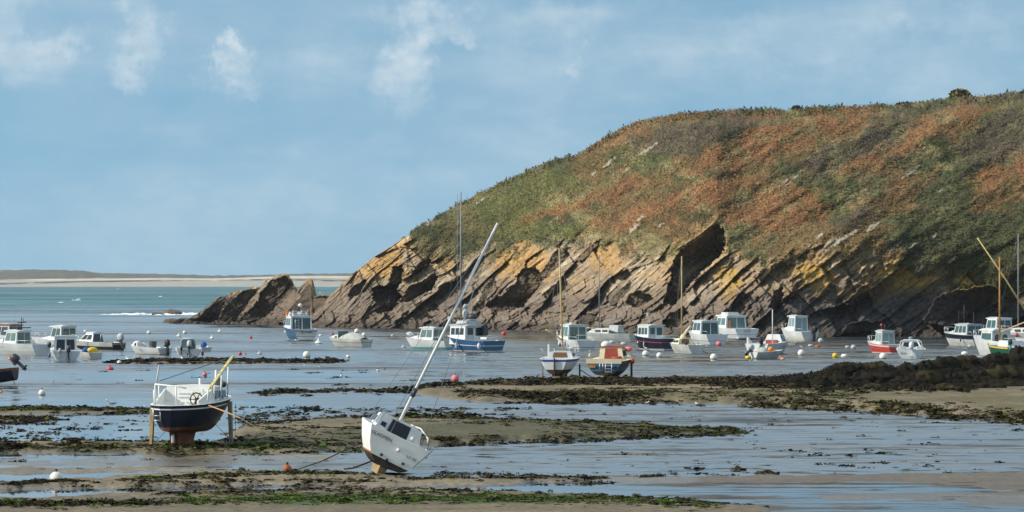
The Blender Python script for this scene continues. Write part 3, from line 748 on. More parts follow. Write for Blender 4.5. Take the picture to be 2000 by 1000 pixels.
def build_flats():
    rows = np.concatenate([np.arange(694, 1010, 0.8), np.arange(1010, 1100, 6), np.array([1150, 1250, 1400])])
    cols = np.concatenate([np.arange(-900, -40, 30), np.arange(-40, 2060, 3.2), np.arange(2060, 2900, 30)])
    PX, PY = np.meshgrid(cols, rows)
    z, m, n, n2 = flat_z(PX, PY)
    Yw = FPX * HC / (PY - HZ); Xw = (PX - 1000) / FPX * Yw
    def mixc(c0, c1, f): return c0 + (np.array(c1) - c0) * f[..., None]
    C = np.zeros(PX.shape + (3,)) + np.array((0.135, 0.106, 0.064))
    C = mixc(C, (0.175, 0.138, 0.083), sstep(0.0, 0.12, n))
    C = mixc(C, (0.11, 0.085, 0.058), sstep(0.06, 0.0, z))
    tq = fbm(Xw * 0.5, Yw * 0.30, 210, 4)
    def band(x0, x1, up, lo, s=8):
        return sstep(-s, s, PY - interp(PX, up)) * sstep(-s, s, interp(PX, lo) - PY) * sstep(0, 80, PX - x0) * sstep(0, 80, x1 - PX)
    # films of green weed lying on the sand
    g = band(350, 1400, [(350, 982), (550, 974), (900, 972), (1200, 978), (1400, 988)], [(350, 996), (700, 992), (1100, 990), (1400, 996)], 5) * sstep(0.38, 0.52, tq)
    C = mixc(C, (0.040, 0.070, 0.010), np.clip(g * 1.6, 0, 1) * 0.95)
    g = band(430, 1480, [(430, 860), (700, 846), (1000, 826), (1480, 842)], [(430, 880), (1000, 868), (1480, 850)], 6) * sstep(0.22, 0.38, tq + 0.10 * sstep(600, 900, PX))
    C = mixc(C, (0.072, 0.066, 0.030), g * 0.95)
    g = band(-900, 720, [(-900, 870), (720, 872)], [(-900, 890), (720, 888)], 5) * sstep(0.40, 0.52, tq)
    C = mixc(C, (0.055, 0.058, 0.020), g * 0.9)
    g = band(1000, 2900, [(1000, 768), (2000, 762)], [(1000, 790), (1600, 798), (2000, 826), (2900, 860)], 6)
    C = mixc(C, (0.115, 0.095, 0.042), g * sstep(0.34, 0.50, tq) * 0.9)
    C = mixc(C, (0.23, 0.178, 0.10), band(900, 1700, [(900, 768), (1700, 760)], [(900, 776), (1700, 786)], 4) * sstep(0.5, 0.38, tq) * 0.9)
    g = band(-900, 420, [(-900, 798), (420, 800)], [(-900, 812), (420, 808)], 4)
    C = mixc(C, (0.085, 0.08, 0.035), g * sstep(0.38, 0.52, tq) * 0.8)
    bs = band(1300, 2900, [(1300, 926), (2900, 918)], [(1300, 948), (2900, 1000)], 5)
    C = mixc(C, (0.105, 0.070, 0.040), bs * 0.92)
    C *= (0.45 + 0.6 * fbm(Xw * 3, Yw * 3, 211, 3) + 0.5 * fbm(Xw * 0.35, Yw * 0.7, 212, 4))[..., None]
    rough = np.maximum(0.20 + 0.65 * sstep(0.02, 0.14, z), 0.45 * bs)
    rgba = np.concatenate([C, rough[..., None]], 2)
    V = np.stack([Xw, Yw, z], 2)
    o = mesh_np('tidal_flats', V.reshape(-1, 3), grid_faces(len(rows), len(cols))[:, ::-1], [mat_attr('wet_sand', 0.8, 0.4, 5.0, 0.35, wet=True)], rgba.reshape(-1, 4), smooth=True)
    tag(o, 'wet sand and mud flats left bare by the tide', 'sand', kind='structure')
    return PX, PY, z, m
FLATS = build_flats()
# the seabed that carries everything: one sheet to beyond the far shore
o = mesh_np('seabed', np.array([(-4500, -200, -1.2), (4500, -200, -1.2), (4500, 5700, -1.2), (-4500, 5700, -1.2)]), np.array([(0, 1, 2, 3)]), [mat('seabed_sand', (0.2, 0.17, 0.12), 0.9)])
tag(o, kind='structure')

def water_mat():
    m = bpy.data.materials.new('sea_water'); m.use_nodes = True
    nt = m.node_tree; N, Lk = nt.nodes, nt.links
    b = N['Principled BSDF']
    b.inputs['IOR'].default_value = 1.33
    g = N.new('ShaderNodeNewGeometry')
    sp = N.new('ShaderNodeSeparateXYZ'); Lk.new(g.outputs['Position'], sp.inputs[0])
    def noise(scale, vs, detail=3, rough=0.5):
        mp = N.new('ShaderNodeMapping'); mp.inputs['Scale'].default_value = vs
        Lk.new(g.outputs['Position'], mp.inputs[0])
        n = N.new('ShaderNodeTexNoise'); n.inputs['Scale'].default_value = scale; n.inputs['Detail'].default_value = detail; n.inputs['Roughness'].default_value = rough
        Lk.new(mp.outputs[0], n.inputs[0]); return n
    def ramp(val, a, bb, c=0.0, d=1.0):
        q = N.new('ShaderNodeMapRange'); q.interpolation_type = 'SMOOTHSTEP'
        Lk.new(val, q.inputs[0])
        for i, v in enumerate((a, bb, c, d)): q.inputs[i + 1].default_value = v
        return q.outputs[0]
    def math_(op, x, y=None, clamp=False):
        q = N.new('ShaderNodeMath'); q.operation = op; q.use_clamp = clamp
        for i, v in enumerate((x, y)):
            if v is None: continue
            if isinstance(v, (int, float)): q.inputs[i].default_value = v
            else: Lk.new(v, q.inputs[i])
        return q.outputs[0]
    # slope of the wavelets: still in the pools near the shore, livelier in the harbour, choppy out at sea
    near = ramp(sp.outputs['Y'], 109, 117, WN, WH)
    pool = math_('MULTIPLY', ramp(sp.outputs['X'], -4, -16), ramp(sp.outputs['Y'], 196, 170))
    near = math_('MULTIPLY', near, math_('SUBTRACT', 1.0, math_('MULTIPLY', pool, 0.82)))
    slick = math_('MULTIPLY', math_('MULTIPLY', ramp(sp.outputs['Y'], 212, 220), ramp(sp.outputs['Y'], 250, 238)), ramp(sp.outputs['X'], 2, -8))
    near = math_('MULTIPLY', near, math_('SUBTRACT', 1.0, math_('MULTIPLY', slick, 0.8)))
    far = ramp(sp.outputs['Y'], 520, 900, 0.0, WS - WH)
    patch = noise(0.03, (0.25, 1.0, 1.0), 4)
    pm = ramp(patch.outputs['Fac'], 0.40, 0.60, 0.4, 1.35)
    streak = noise(0.22, (0.16, 1.0, 1.0), 3)
    fine = noise(0.9, (0.10, 1.0, 1.0), 4, 0.6)
    sm = math_('MULTIPLY', ramp(streak.outputs['Fac'], 0.35, 0.65, 0.55, 1.35), ramp(fine.outputs['Fac'], 0.32, 0.62, 0.35, 1.45))
    amp = math_('MULTIPLY', math_('ADD', near, far), math_('MULTIPLY', pm, sm))
    n1 = noise(1.1, (0.55, 1.0, 1.0), 4, 0.6)
    n2 = noise(0.16, (0.4, 1.0, 1.0), 3, 0.6)
    mixn = N.new('ShaderNodeVectorMath'); mixn.operation = 'ADD'
    Lk.new(n1.outputs['Color'], mixn.inputs[0]); Lk.new(n2.outputs['Color'], mixn.inputs[1])
    sub = N.new('ShaderNodeVectorMath'); sub.operation = 'SUBTRACT'; sub.inputs[1].default_value = (1.0, 1.0, 1.0)
    Lk.new(mixn.outputs[0], sub.inputs[0])
    sc = N.new('ShaderNodeVectorMath'); sc.operation = 'SCALE'; Lk.new(sub.outputs[0], sc.inputs[0]); Lk.new(amp, sc.inputs['Scale'])
    fl = N.new('ShaderNodeVectorMath'); fl.operation = 'MULTIPLY'; fl.inputs[1].default_value = (1, 1, 0)
    Lk.new(sc.outputs[0], fl.inputs[0])
    # the sides of the wavelets one sees from the shore are those that lean towards it
    cb = N.new('ShaderNodeCombineXYZ'); cb.inputs[2].default_value = 1.0
    Lk.new(math_('MULTIPLY', amp, -WB), cb.inputs[1])
    ad = N.new('ShaderNodeVectorMath'); ad.operation = 'ADD'
    Lk.new(fl.outputs[0], ad.inputs[0]); Lk.new(cb.outputs[0], ad.inputs[1])
    nm = N.new('ShaderNodeVectorMath'); nm.operation = 'NORMALIZE'; Lk.new(ad.outputs[0], nm.inputs[0])
    Lk.new(nm.outputs[0], b.inputs['Normal'])
    # colour of the water body: grey-brown over the flats, blue-green out at sea with greener banks
    cr = N.new('ShaderNodeMix'); cr.data_type = 'RGBA'
    Lk.new(ramp(sp.outputs['Y'], 480, 900), cr.inputs[0])
    cr.inputs[6].default_value = C_NEAR; cr.inputs[7].default_value = C_SEA
    cg = N.new('ShaderNodeMix'); cg.data_type = 'RGBA'
    bank = noise(0.0035, (0.35, 1.0, 1.0), 3)
    Lk.new(math_('MULTIPLY', ramp(bank.outputs['Fac'], 0.42, 0.6), ramp(sp.outputs['Y'], 600, 1000)), cg.inputs[0])
    Lk.new(cr.outputs[2], cg.inputs[6]); cg.inputs[7].default_value = C_GREEN
    Lk.new(cg.outputs[2], b.inputs['Base Color'])
    b.inputs['Roughness'].default_value = 0.06
    Lk.new(ramp(sp.outputs['Y'], 500, 1200, 0.06, 0.25), b.inputs['Roughness'])
    Lk.new(ramp(sp.outputs['Y'], 520, 1000, 0.5, 0.12), b.inputs['Specular IOR Level'])
    return m
WN, WH, WS, WB = 0.05, 0.5, 0.8, 0.24
C_NEAR = (0.050, 0.060, 0.066, 1); C_SEA = (0.010, 0.082, 0.120, 1); C_GREEN = (0.025, 0.145, 0.140, 1)
o = mesh_np('sea', np.array([(-4400, 30, 0), (4400, 30, 0), (4400, 5600, 0), (-4400, 5600, 0)]), np.array([(0, 1, 2, 3)]), [water_mat()])
tag(o, 'calm harbour water and open sea at low tide', 'water', kind='structure')

# ------------------------------------------------------------------ the ridge of weed-covered rocks on the right
BLACKROCK = mat('weedy_rock', (0.019, 0.0165, 0.012), 0.9, 0.05, 0.5, 2.5, bump=0.9)
OLIVEROCK = mat('olive_weed_rock', (0.036, 0.030, 0.014), 0.9, 0.05, 0.45, 2.0, bump=0.9)
RIDGE_TOP = [(1440, 752), (1480, 744), (1520, 738), (1545, 733), (1570, 735), (1600, 728), (1620, 716), (1650, 711), (1700, 713), (1720, 712), (1760, 719), (1800, 710), (1835, 707), (1850, 703), (1870, 698), (1895, 705), (1930, 698), (1960, 694), (1985, 684), (2000, 682), (2100, 670), (2300, 650), (2600, 640)]
def build_ridge():
    cols = np.concatenate([np.arange(1430, 2040, 1.6), np.arange(2040, 2600, 8)])
    nr = 110
    t = np.linspace(0, 1, nr)[:, None]
    top = interp(cols, RIDGE_TOP)
    front = interp(cols, [(1430, 754), (1500, 764), (1560, 770), (1700, 772), (1800, 775), (2000, 768), (2600, 790)])
    Yf = FPX * HC / (front - HZ)
    depth = interp(cols, [(1430, 3), (1560, 8), (1700, 16), (1900, 24), (2600, 30)])
    PXg = np.broadcast_to(cols, (nr, len(cols)))
    Y = Yf + depth * t
    ztop = HC - (top - HZ) / FPX * (Yf + depth * 0.72)
    prof = np.interp(t[:, 0], [0, 0.12, 0.35, 0.6, 0.75, 0.88, 1.0], [-0.1, 0.12, 0.42, 0.82, 0.93, 0.6, -0.3])[:, None]
    X = (PXg - 1000) / FPX * Y
    lump = np.zeros(X.shape)
    for sc, am, sd in ((0.55, 0.75, 1), (1.2, 0.38, 2), (2.6, 0.16, 3)):
        q = 1 - np.abs(2 * vnoise(X * sc, Y * sc * 0.8, 300 + sd) - 1)
        lump += am * (q - 0.5)
    ztop_ = np.clip(ztop, 0.15, None)
    Z = prof * ztop_ + lump * 0.42 * sstep(0.0, 0.25, t) * sstep(1.0, 0.8, t) * np.clip(ztop_, 0.3, 1.0)
    n = fbm(X * 0.7, Y * 0.5, 310, 4)
    def mixc(c0, c1, f): return c0 + (np.array(c1) - c0) * f[..., None]
    C = np.zeros(X.shape + (3,)) + np.array((0.009, 0.0075, 0.0058))
    C = mixc(C, (0.022, 0.0185, 0.008), sstep(0.50, 0.66, n) * 0.8)
    C = mixc(C, (0.016, 0.0125, 0.0085), sstep(0.5, 0.35, fbm(X * 2, Y * 2, 311, 3)) * 0.6)
    rgba = np.concatenate([C, np.ones(X.shape + (1,))], 2)
    o = mesh_np('rock_ridge', np.stack([X, Y, Z], 2).reshape(-1, 3), grid_faces(nr, len(cols)), [mat_attr('weedy_ridge', 0.9, 0.04, 6, 0.35)], rgba.reshape(-1, 4))
    tag(o, 'low ridge of black seaweed-covered rocks at the right', 'rocks', kind='structure')
    r = np.random.default_rng(77); n_ = 20000
    ii = r.integers(8, nr - 8, n_); jj = r.integers(0, int((cols < 2060).sum()), n_)
    p = np.stack([X[ii, jj], Y[ii, jj], Z[ii, jj]], 1) + r.normal(0, 0.05, (n_, 3)) + np.array([0, 0, 0.03])
    nn = r.normal(0, 0.6, (n_, 3)) + np.array([0, -0.5, 0.8]); nn /= np.linalg.norm(nn, axis=1)[:, None]
    t1 = np.cross(nn, r.normal(0, 1, (n_, 3))); t1 /= np.linalg.norm(t1, axis=1)[:, None]; t2 = np.cross(nn, t1)
    sz = r.uniform(0.03, 0.08, (n_, 1))
    V = np.stack([p - t1 * sz, p - t2 * sz * 0.6, p + t1 * sz, p + t2 * sz * 0.6], 1).reshape(-1, 3)
    cc = C[ii, jj] * r.uniform(0.5, 1.9, (n_, 1))
    o = mesh_np('ridge_seaweed', V, np.arange(n_ * 4).reshape(-1, 4), [mat_attr('ridge_weed', 0.9, 0.06, 9, 0.3)], np.concatenate([np.repeat(cc, 4, 0), np.ones((n_ * 4, 1))], 1))
    tag(o, 'black and olive seaweed draped over the rock ridge at the right', 'seaweed', kind='stuff')
    return cols, Y, HZ + (HC - Z) * FPX / Y
RIDGE = build_ridge()
BOULDERS = [(1558, 742, 15, 10), (1604, 752, 18, 13), (1655, 722, 26, 12), (1712, 718, 22, 10), (1598, 762, 20, 6), (1646, 764, 24, 8), (1775, 768, 22, 7), (1545, 756, 20, 7), (1775, 722, 20, 11), (1808, 716, 14, 10),
            (1845, 712, 26, 12), (1890, 704, 22, 8), (1680, 742, 26, 12), (1730, 738, 22, 9), (1880, 742, 18, 12), (1812, 742, 24, 13), (1910, 735, 20, 12), (1948, 704, 26, 12), (1990, 704, 22, 22), (1960, 730, 28, 12),
            (1500, 748, 18, 6), (1478, 752, 16, 5), (1640, 745, 20, 11), (1850, 760, 26, 8), (1930, 758, 28, 8), (1580, 747, 14, 9), (1760, 748, 20, 9), (1700, 760, 22, 8)]
rb = np.random.default_rng(9)
for k in range(46):
    px = rb.uniform(1500, 2010); tp = float(interp(np.array([px]), RIDGE_TOP)[0])
    py = rb.uniform(tp + 4, 768); q = rb.uniform(6, 15) * (0.6 + 0.4 * (px - 1450) / 500)
    BOULDERS.append((px, py, q, q * rb.uniform(0.5, 0.75)))
for k, (px, py, rx, ry) in enumerate(BOULDERS):
    ci = int(np.argmin(np.abs(RIDGE[0] - px)))
    hit = np.nonzero(RIDGE[2][:, ci] <= py)[0]
    Yb = float(RIDGE[1][hit[0], ci]) if len(hit) else float(RIDGE[1][70, ci])
    Yb -= 0.35 * rx / FPX * Yb
    x = (px - 1000) / FPX * Yb; z = HC - (py - HZ) / FPX * Yb
    o = rock_mesh('boulder', rx / FPX * Yb, rx / FPX * Yb * 0.8, ry / FPX * Yb * 1.15, 60 + k, OLIVEROCK if k % 4 == 3 else BLACKROCK, 40, 24, freq=2.6, rough=0.6)
    o.location = (x, Yb, z)
    tag(o, 'rounded boulder in dark seaweed on the rock ridge at the right', 'boulder', 'boulders of the black rock ridge')

# ------------------------------------------------------------------ seaweed, stones and weed mats lying on the flats
def build_weed():
    r = np.random.default_rng(21)
    K = []
    def clump(px, py, w, h, col): K.append((px, py, w, h) + tuple(col))
    black, olive, green, brown = (0.020, 0.016, 0.010), (0.055, 0.047, 0.017), (0.048, 0.080, 0.012), (0.050, 0.036, 0.020)
    def scatter(n, fx, fy, wmin, wmax, hmin, hmax, cols, dens=None):
        k = 0; tries = 0
        while k < n and tries < n * 12:
            tries += 1
            px = fx(); py = fy(px)
            x, y = at(px, py)
            if dens is not None and float(fbm(np.array([x * dens]), np.array([y * dens * 0.6]), 401, 3)[0]) < 0.5 + r.normal(0, 0.06): continue
            w = r.uniform(wmin, wmax) * (0.6 + 1.2 * r.random() ** 3)
            clump(px, py, w, r.uniform(hmin, hmax), cols[int(r.integers(len(cols)))]); k += 1
    U = r.uniform
    def line(pts, sd): return lambda px: float(interp(np.array([px]), pts)[0]) + r.normal(0, sd)
    # thin far bar
    scatter(420, lambda: U(228, 650), line([(228, 708), (400, 707), (650, 707)], 1.2), 0.3, 0.9, 0.08, 0.3, [black, black, olive, brown])
    # far edge of the right bank, heavy weed
    scatter(820, lambda: U(860 + 240 * r.random(), 1560), line([(860, 760), (1000, 756), (1100, 756), (1300, 757), (1560, 756)], 3.8), 0.2, 0.65, 0.08, 0.34, [black, black, olive, brown])
    scatter(260, lambda: U(1380, 1900), line([(1380, 762), (1600, 770), (1900, 772)], 4), 0.2, 0.6, 0.06, 0.28, [black, black, olive])
    scatter(520, lambda: U(900, 1500), line([(900, 778), (1100, 783), (1500, 788)], 3.2), 0.15, 0.55, 0.05, 0.22, [black, olive, brown], 0.15)
    scatter(520, lambda: U(1450, 2050), line([(1450, 790), (1560, 795), (1750, 806), (2050, 826)], 3.0), 0.12, 0.5, 0.05, 0.2, [black, olive, olive])
    scatter(460, lambda: U(1100, 2050), lambda px: U(770, 788 + max(0, px - 1500) * 0.07), 0.12, 0.42, 0.03, 0.13, [olive, black, green, olive], 0.12)
    # string of weed right of the middle, running to the far bank
    scatter(170, lambda: U(495, 900), line([(495, 768), (650, 764), (800, 764), (900, 762)], 2.4), 0.2, 0.65, 0.07, 0.3, [black, black, olive])
    scatter(26, lambda: U(540, 600), line([(540, 765), (600, 765)], 1.5), 0.4, 0.9, 0.2, 0.4, [olive])
    # left far bar
    scatter(260, lambda: U(-60, 310), line([(-60, 805), (160, 804), (310, 803)], 2.6), 0.15, 0.5, 0.05, 0.2, [black, olive, olive, green])
    scatter(120, lambda: U(-40, 110), line([(-40, 824), (110, 820)], 3), 0.15, 0.5, 0.05, 0.2, [black, olive])
    # scattered lumps standing in the pools and channels
    scatter(95, lambda: U(-20, 300), lambda px: U(812, 862), 0.08, 0.42, 0.04, 0.22, [black, black, olive])
    scatter(170, lambda: U(460, 760), lambda px: U(795, 828), 0.12, 0.5, 0.05, 0.25, [black, black, olive])
    scatter(60, lambda: U(780, 1050), lambda px: U(796, 822), 0.15, 0.5, 0.06, 0.25, [black, olive])
    scatter(26, lambda: U(790, 900), line([(790, 812), (900, 812)], 2), 0.3, 0.7, 0.12, 0.3, [black, olive, green])
    scatter(80, lambda: U(1000, 2000), lambda px: U(800 + max(0, px - 1500) * .05, 842), 0.08, 0.34, 0.03, 0.18, [black, olive])
    scatter(90, lambda: U(1150, 1960), lambda px: U(848, 930), 0.08, 0.36, 0.03, 0.17, [black, olive, black])
    scatter(22, lambda: U(100, 900), lambda px: U(720, 760), 0.2, 0.6, 0.04, 0.15, [black])
    # middle bar
    scatter(900, lambda: U(480, 1460), lambda px: U(*[(lambda a, b: (a, b))(float(interp(np.array([px]), BARS[4][2])[0]), float(interp(np.array([px]), BARS[4][3])[0]))][0]), 0.08, 0.32, 0.02, 0.10, [olive, green, brown, black, olive], 0.12)
    scatter(170, lambda: U(430, 1450), line([(430, 848), (640, 824), (1000, 826), (1450, 844)], 2.0), 0.12, 0.4, 0.05, 0.18, [black, olive])
    scatter(200, lambda: U(860, 1440), line([(860, 870), (1100, 862), (1440, 848)], 1.6), 0.1, 0.36, 0.04, 0.14, [black, olive])
    # left middle bar
    scatter(340, lambda: U(-30, 720), line([(-30, 880), (300, 882), (720, 880)], 3.6), 0.1, 0.42, 0.04, 0.18, [black, olive, green, olive])
    scatter(130, lambda: U(-30, 480), line([(-30, 868), (480, 868)], 2.2), 0.12, 0.45, 0.05, 0.22, [black, black, olive])
    scatter(10, lambda: U(-30, 20), line([(-30, 884), (20, 884)], 2.2), 0.4, 0.6, 0.25, 0.4, [black])
    # foreground bars
    scatter(170, lambda: U(240, 700), line([(240, 946), (400, 936), (700, 930)], 3.2), 0.08, 0.34, 0.03, 0.14, [green, olive, black])
    scatter(230, lambda: U(0, 1180), line([(0, 950), (300, 954), (500, 948), (850, 940), (1180, 940)], 3.4), 0.07, 0.32, 0.03, 0.14, [black, olive, black])
    scatter(140, lambda: U(850, 1180), line([(850, 924), (1180, 936)], 2.4), 0.08, 0.32, 0.03, 0.15, [black, olive])
    scatter(1300, lambda: U(330, 1420), line([(330, 986), (600, 982), (900, 980), (1200, 984), (1420, 994)], 5.0), 0.05, 0.22, 0.01, 0.06, [green, green, green, green, olive, black])
    scatter(260, lambda: U(300, 1500), line([(300, 974), (600, 966), (900, 966), (1150, 970), (1500, 994)], 3.0), 0.06, 0.28, 0.03, 0.12, [black, olive, brown])
    scatter(170, lambda: U(-20, 330), line([(-20, 994), (330, 992)], 3.5), 0.1, 0.35, 0.05, 0.2, [black, black, green])
    scatter(60, lambda: U(20, 130), line([(20, 954), (75, 947), (130, 946)], 1.2), 0.10, 0.28, 0.06, 0.16, [black, olive])
    scatter(60, lambda: U(0, 1200), lambda px: U(895, 925), 0.05, 0.25, 0.02, 0.09, [black, olive, brown])
    scatter(40, lambda: U(1250, 1300), line([(1250, 931), (1300, 929)], 1.5), 0.1, 0.3, 0.03, 0.1, [black, olive])
    stone = (0.20, 0.17, 0.12)
    scatter(70, lambda: U(-20, 1450), lambda px: U(830, 890), 0.04, 0.12, 0.05, 0.12, [stone, stone, (0.28, 0.25, 0.2)])
    scatter(60, lambda: U(-20, 1250), lambda px: U(930, 995), 0.03, 0.10, 0.04, 0.10, [stone, (0.28, 0.25, 0.2)])
    scatter(50, lambda: U(950, 1950), lambda px: U(748, 800), 0.06, 0.16, 0.06, 0.16, [stone, (0.28, 0.25, 0.2)])
    A = np.array(K); n = len(A); m = 26
    z, _, _, _ = flat_z(A[:, 0], A[:, 1]); z0 = np.maximum(z, -0.02)
    Yk = FPX * HC / (A[:, 1] - HZ); Xk = (A[:, 0] - 1000) / FPX * Yk
    rad = np.sqrt(r.random((n, m))); an = r.uniform(0, 6.283, (n, m))
    st = r.uniform(0.5, 1.8, (n, 1))                    # how long drawn the clump is
    ox, oy = rad * np.cos(an) * A[:, 2:3] * st, rad * np.sin(an) * A[:, 2:3] * 1.2 / np.sqrt(st)
    oz = 0.8 * A[:, 3:4] * (1 - rad ** 2) * r.uniform(0.3, 1.0, (n, m))
    c = np.stack([Xk[:, None] + ox, Yk[:, None] + oy, z0[:, None] + oz], 2).reshape(-1, 3)
    N_ = n * m
    nn = r.normal(0, 0.45, (N_, 3)) + np.array([0, 0, 1.0]); nn /= np.linalg.norm(nn, axis=1)[:, None]
    t1 = np.cross(nn, r.normal(0, 1, (N_, 3))); t1 /= np.linalg.norm(t1, axis=1)[:, None]; t2 = np.cross(nn, t1)
    sz = np.repeat(A[:, 2], m)[:, None] * r.uniform(0.12, 0.38, (N_, 1))
    t1[:, 2] *= 0.6; t2[:, 2] *= 0.6
    V = np.stack([c - t1 * sz, c - t2 * sz * 0.7, c + t1 * sz, c + t2 * sz * 0.7], 1).reshape(-1, 3)
    cc = np.repeat(A[:, 4:7], m, 0) * r.uniform(0.55, 1.5, (N_, 1)) * np.repeat(r.uniform(0.75, 1.25, (n, 1)), m, 0)
    C = np.concatenate([np.repeat(cc, 4, 0), np.ones((N_ * 4, 1))], 1)
    F = np.arange(N_ * 4).reshape(-1, 4)
    o = mesh_np('seaweed', np.array(V), np.array(F), [mat_attr('seaweed', 0.9, 0.06, 9, 0.3)], np.array(C), smooth=False)
    tag(o, 'dark and green seaweed lying in clumps over the sand and pools', 'seaweed', kind='stuff')
build_weed()
# ------------------------------------------------------------------ boat materials
WHITE = mat('white_gelcoat', (0.64, 0.66, 0.66), 0.35, 0.4, 0.14, 1.2)
OFFWHITE = mat('dull_white_gelcoat', (0.52, 0.53, 0.50), 0.5, 0.3, 0.22, 1.5)
CREAM = mat('cream_paint', (0.70, 0.62, 0.43), 0.5, 0.3, 0.12, 1.5)
GREYW = mat('pale_grey_paint', (0.42, 0.45, 0.46), 0.5, 0.3, 0.15, 1.5)
NAVY = mat('navy_paint', (0.008, 0.012, 0.032), 0.35, 0.4, 0.2, 1.5)
BLUE = mat('blue_paint', (0.025, 0.095, 0.21), 0.4, 0.4, 0.2, 1.5)
STEEL = mat('steel_blue_paint', (0.045, 0.12, 0.21), 0.45, 0.35, 0.2, 1.5)
STRIPE = mat('blue_stripe_paint', (0.03, 0.07, 0.27), 0.4, 0.4, 0.1)
RED = mat('red_paint', (0.50, 0.055, 0.04), 0.4, 0.4, 0.15)
GREEN = mat('green_paint', (0.01, 0.085, 0.05), 0.4, 0.4, 0.15)
TURQ = mat('turquoise_paint', (0.10, 0.36, 0.36), 0.45, 0.35, 0.15)
RUST = mat('rust_red_antifouling', (0.20, 0.075, 0.035), 0.8, 0.15, 0.4, 2.5)
BROWNAF = mat('brown_antifouling', (0.075, 0.042, 0.028), 0.8, 0.15, 0.4, 2.5)
BLACK = mat('black_rubber', (0.018, 0.018, 0.02), 0.5, 0.3, 0.2)
DARKG = mat('dark_grey_plastic', (0.045, 0.047, 0.055), 0.4, 0.4, 0.2)
GLASS = mat('cabin_glass', (0.035, 0.075, 0.075), 0.08, 0.6, 0.3, 0.8)
GLASSG = mat('pale_green_glass', (0.09, 0.16, 0.15), 0.10, 0.6, 0.3, 0.8)
GLASSD = mat('dark_glass', (0.012, 0.018, 0.03), 0.10, 0.6, 0.2)
CLEAR = mat('windscreen_perspex', (0.20, 0.27, 0.28), 0.12, 0.5, 0.2)
ALU = mat('aluminium', (0.55, 0.56, 0.57), 0.4, 0.5, 0.1, 2.0, metallic=0.6)
WHITEP = mat('white_spar_paint', (0.78, 0.78, 0.75), 0.4, 0.3, 0.1)
GREYSPAR = mat('grey_spar', (0.20, 0.22, 0.25), 0.5, 0.4, 0.1)
WOOD = mat('varnished_wood', (0.42, 0.19, 0.045), 0.45, 0.4, 0.25, 4.0)
PALEWOOD = mat('pale_spar_wood', (0.50, 0.36, 0.16), 0.55, 0.3, 0.25, 4.0)
GREYWOOD = mat('weathered_wood', (0.30, 0.24, 0.18), 0.8, 0.2, 0.4, 5.0)
TIMBER = mat('dark_timber', (0.06, 0.045, 0.035), 0.8, 0.2, 0.35, 5.0)
TEAK = mat('brown_hatch', (0.20, 0.09, 0.045), 0.6, 0.3, 0.25)
REDBROWN = mat('red_brown_panel', (0.30, 0.055, 0.035), 0.55, 0.3, 0.2)
ORANGE = mat('orange_plastic', (0.78, 0.24, 0.035), 0.5, 0.35, 0.15)
REDB = mat('red_plastic', (0.62, 0.06, 0.045), 0.45, 0.35, 0.15)
PINK = mat('faded_pink_plastic', (0.78, 0.19, 0.22), 0.45, 0.35, 0.15)
YELLOW = mat('yellow_plastic', (0.75, 0.50, 0.04), 0.5, 0.35, 0.15)
PALEYEL = mat('pale_yellow_paint', (0.72, 0.62, 0.27), 0.6, 0.3, 0.2, 4.0)
BUOYW = mat('white_buoy_plastic', (0.76, 0.74, 0.68), 0.5, 0.3, 0.16, 4.0)
BUOYG = mat('grey_buoy_plastic', (0.44, 0.45, 0.45), 0.6, 0.3, 0.2, 4.0)
SLIME = mat('buoy_slime', (0.045, 0.042, 0.02), 0.8, 0.2, 0.4, 6.0)
BUOYBR = mat('brown_orange_buoy', (0.42, 0.10, 0.035), 0.6, 0.3, 0.35, 4.0)
BLUEP = mat('bright_blue_canvas', (0.02, 0.10, 0.36), 0.7, 0.2, 0.2)
NAVYC = mat('navy_canvas', (0.02, 0.03, 0.10), 0.8, 0.15, 0.2)
TARP = mat('grey_tarpaulin', (0.40, 0.41, 0.38), 0.7, 0.2, 0.25, 3.0)
SAILC = mat('cream_sail_cover', (0.66, 0.58, 0.40), 0.8, 0.15, 0.2, 4.0)
ROPE = mat('tan_rope', (0.46, 0.29, 0.15), 0.9, 0.1, 0.2)
DROPE = mat('dark_weedy_rope', (0.045, 0.040, 0.028), 0.9, 0.1, 0.3)
OLIVER = mat('olive_rope', (0.16, 0.13, 0.05), 0.9, 0.1, 0.3)
FEATHW = mat('white_feathers', (0.82, 0.82, 0.80), 0.7, 0.2, 0.05)
FEATHG = mat('grey_wing_feathers', (0.32, 0.34, 0.37), 0.7, 0.2, 0.1)
INK = mat('lettering_black', (0.015, 0.015, 0.02), 0.6, 0.2, 0.05)
INKG = mat('lettering_grey', (0.22, 0.23, 0.27), 0.6, 0.2, 0.05)
BRIGHT = mat('sunlit_white_paint', (0.80, 0.80, 0.77), 0.45, 0.35, 0.10, 1.6)
DIRTYW = mat('weathered_white_hull', (0.78, 0.77, 0.73), 0.45, 0.35, 0.16, 1.1)
BILGE = mat('weedy_bottom_paint', (0.050, 0.040, 0.030), 0.8, 0.15, 0.5, 2.5)
OCHRE = mat('stained_ochre_bottom', (0.30, 0.23, 0.12), 0.75, 0.2, 0.35, 2.5)
REDLINE = mat('orange_waterline', (0.50, 0.15, 0.05), 0.6, 0.3, 0.2)

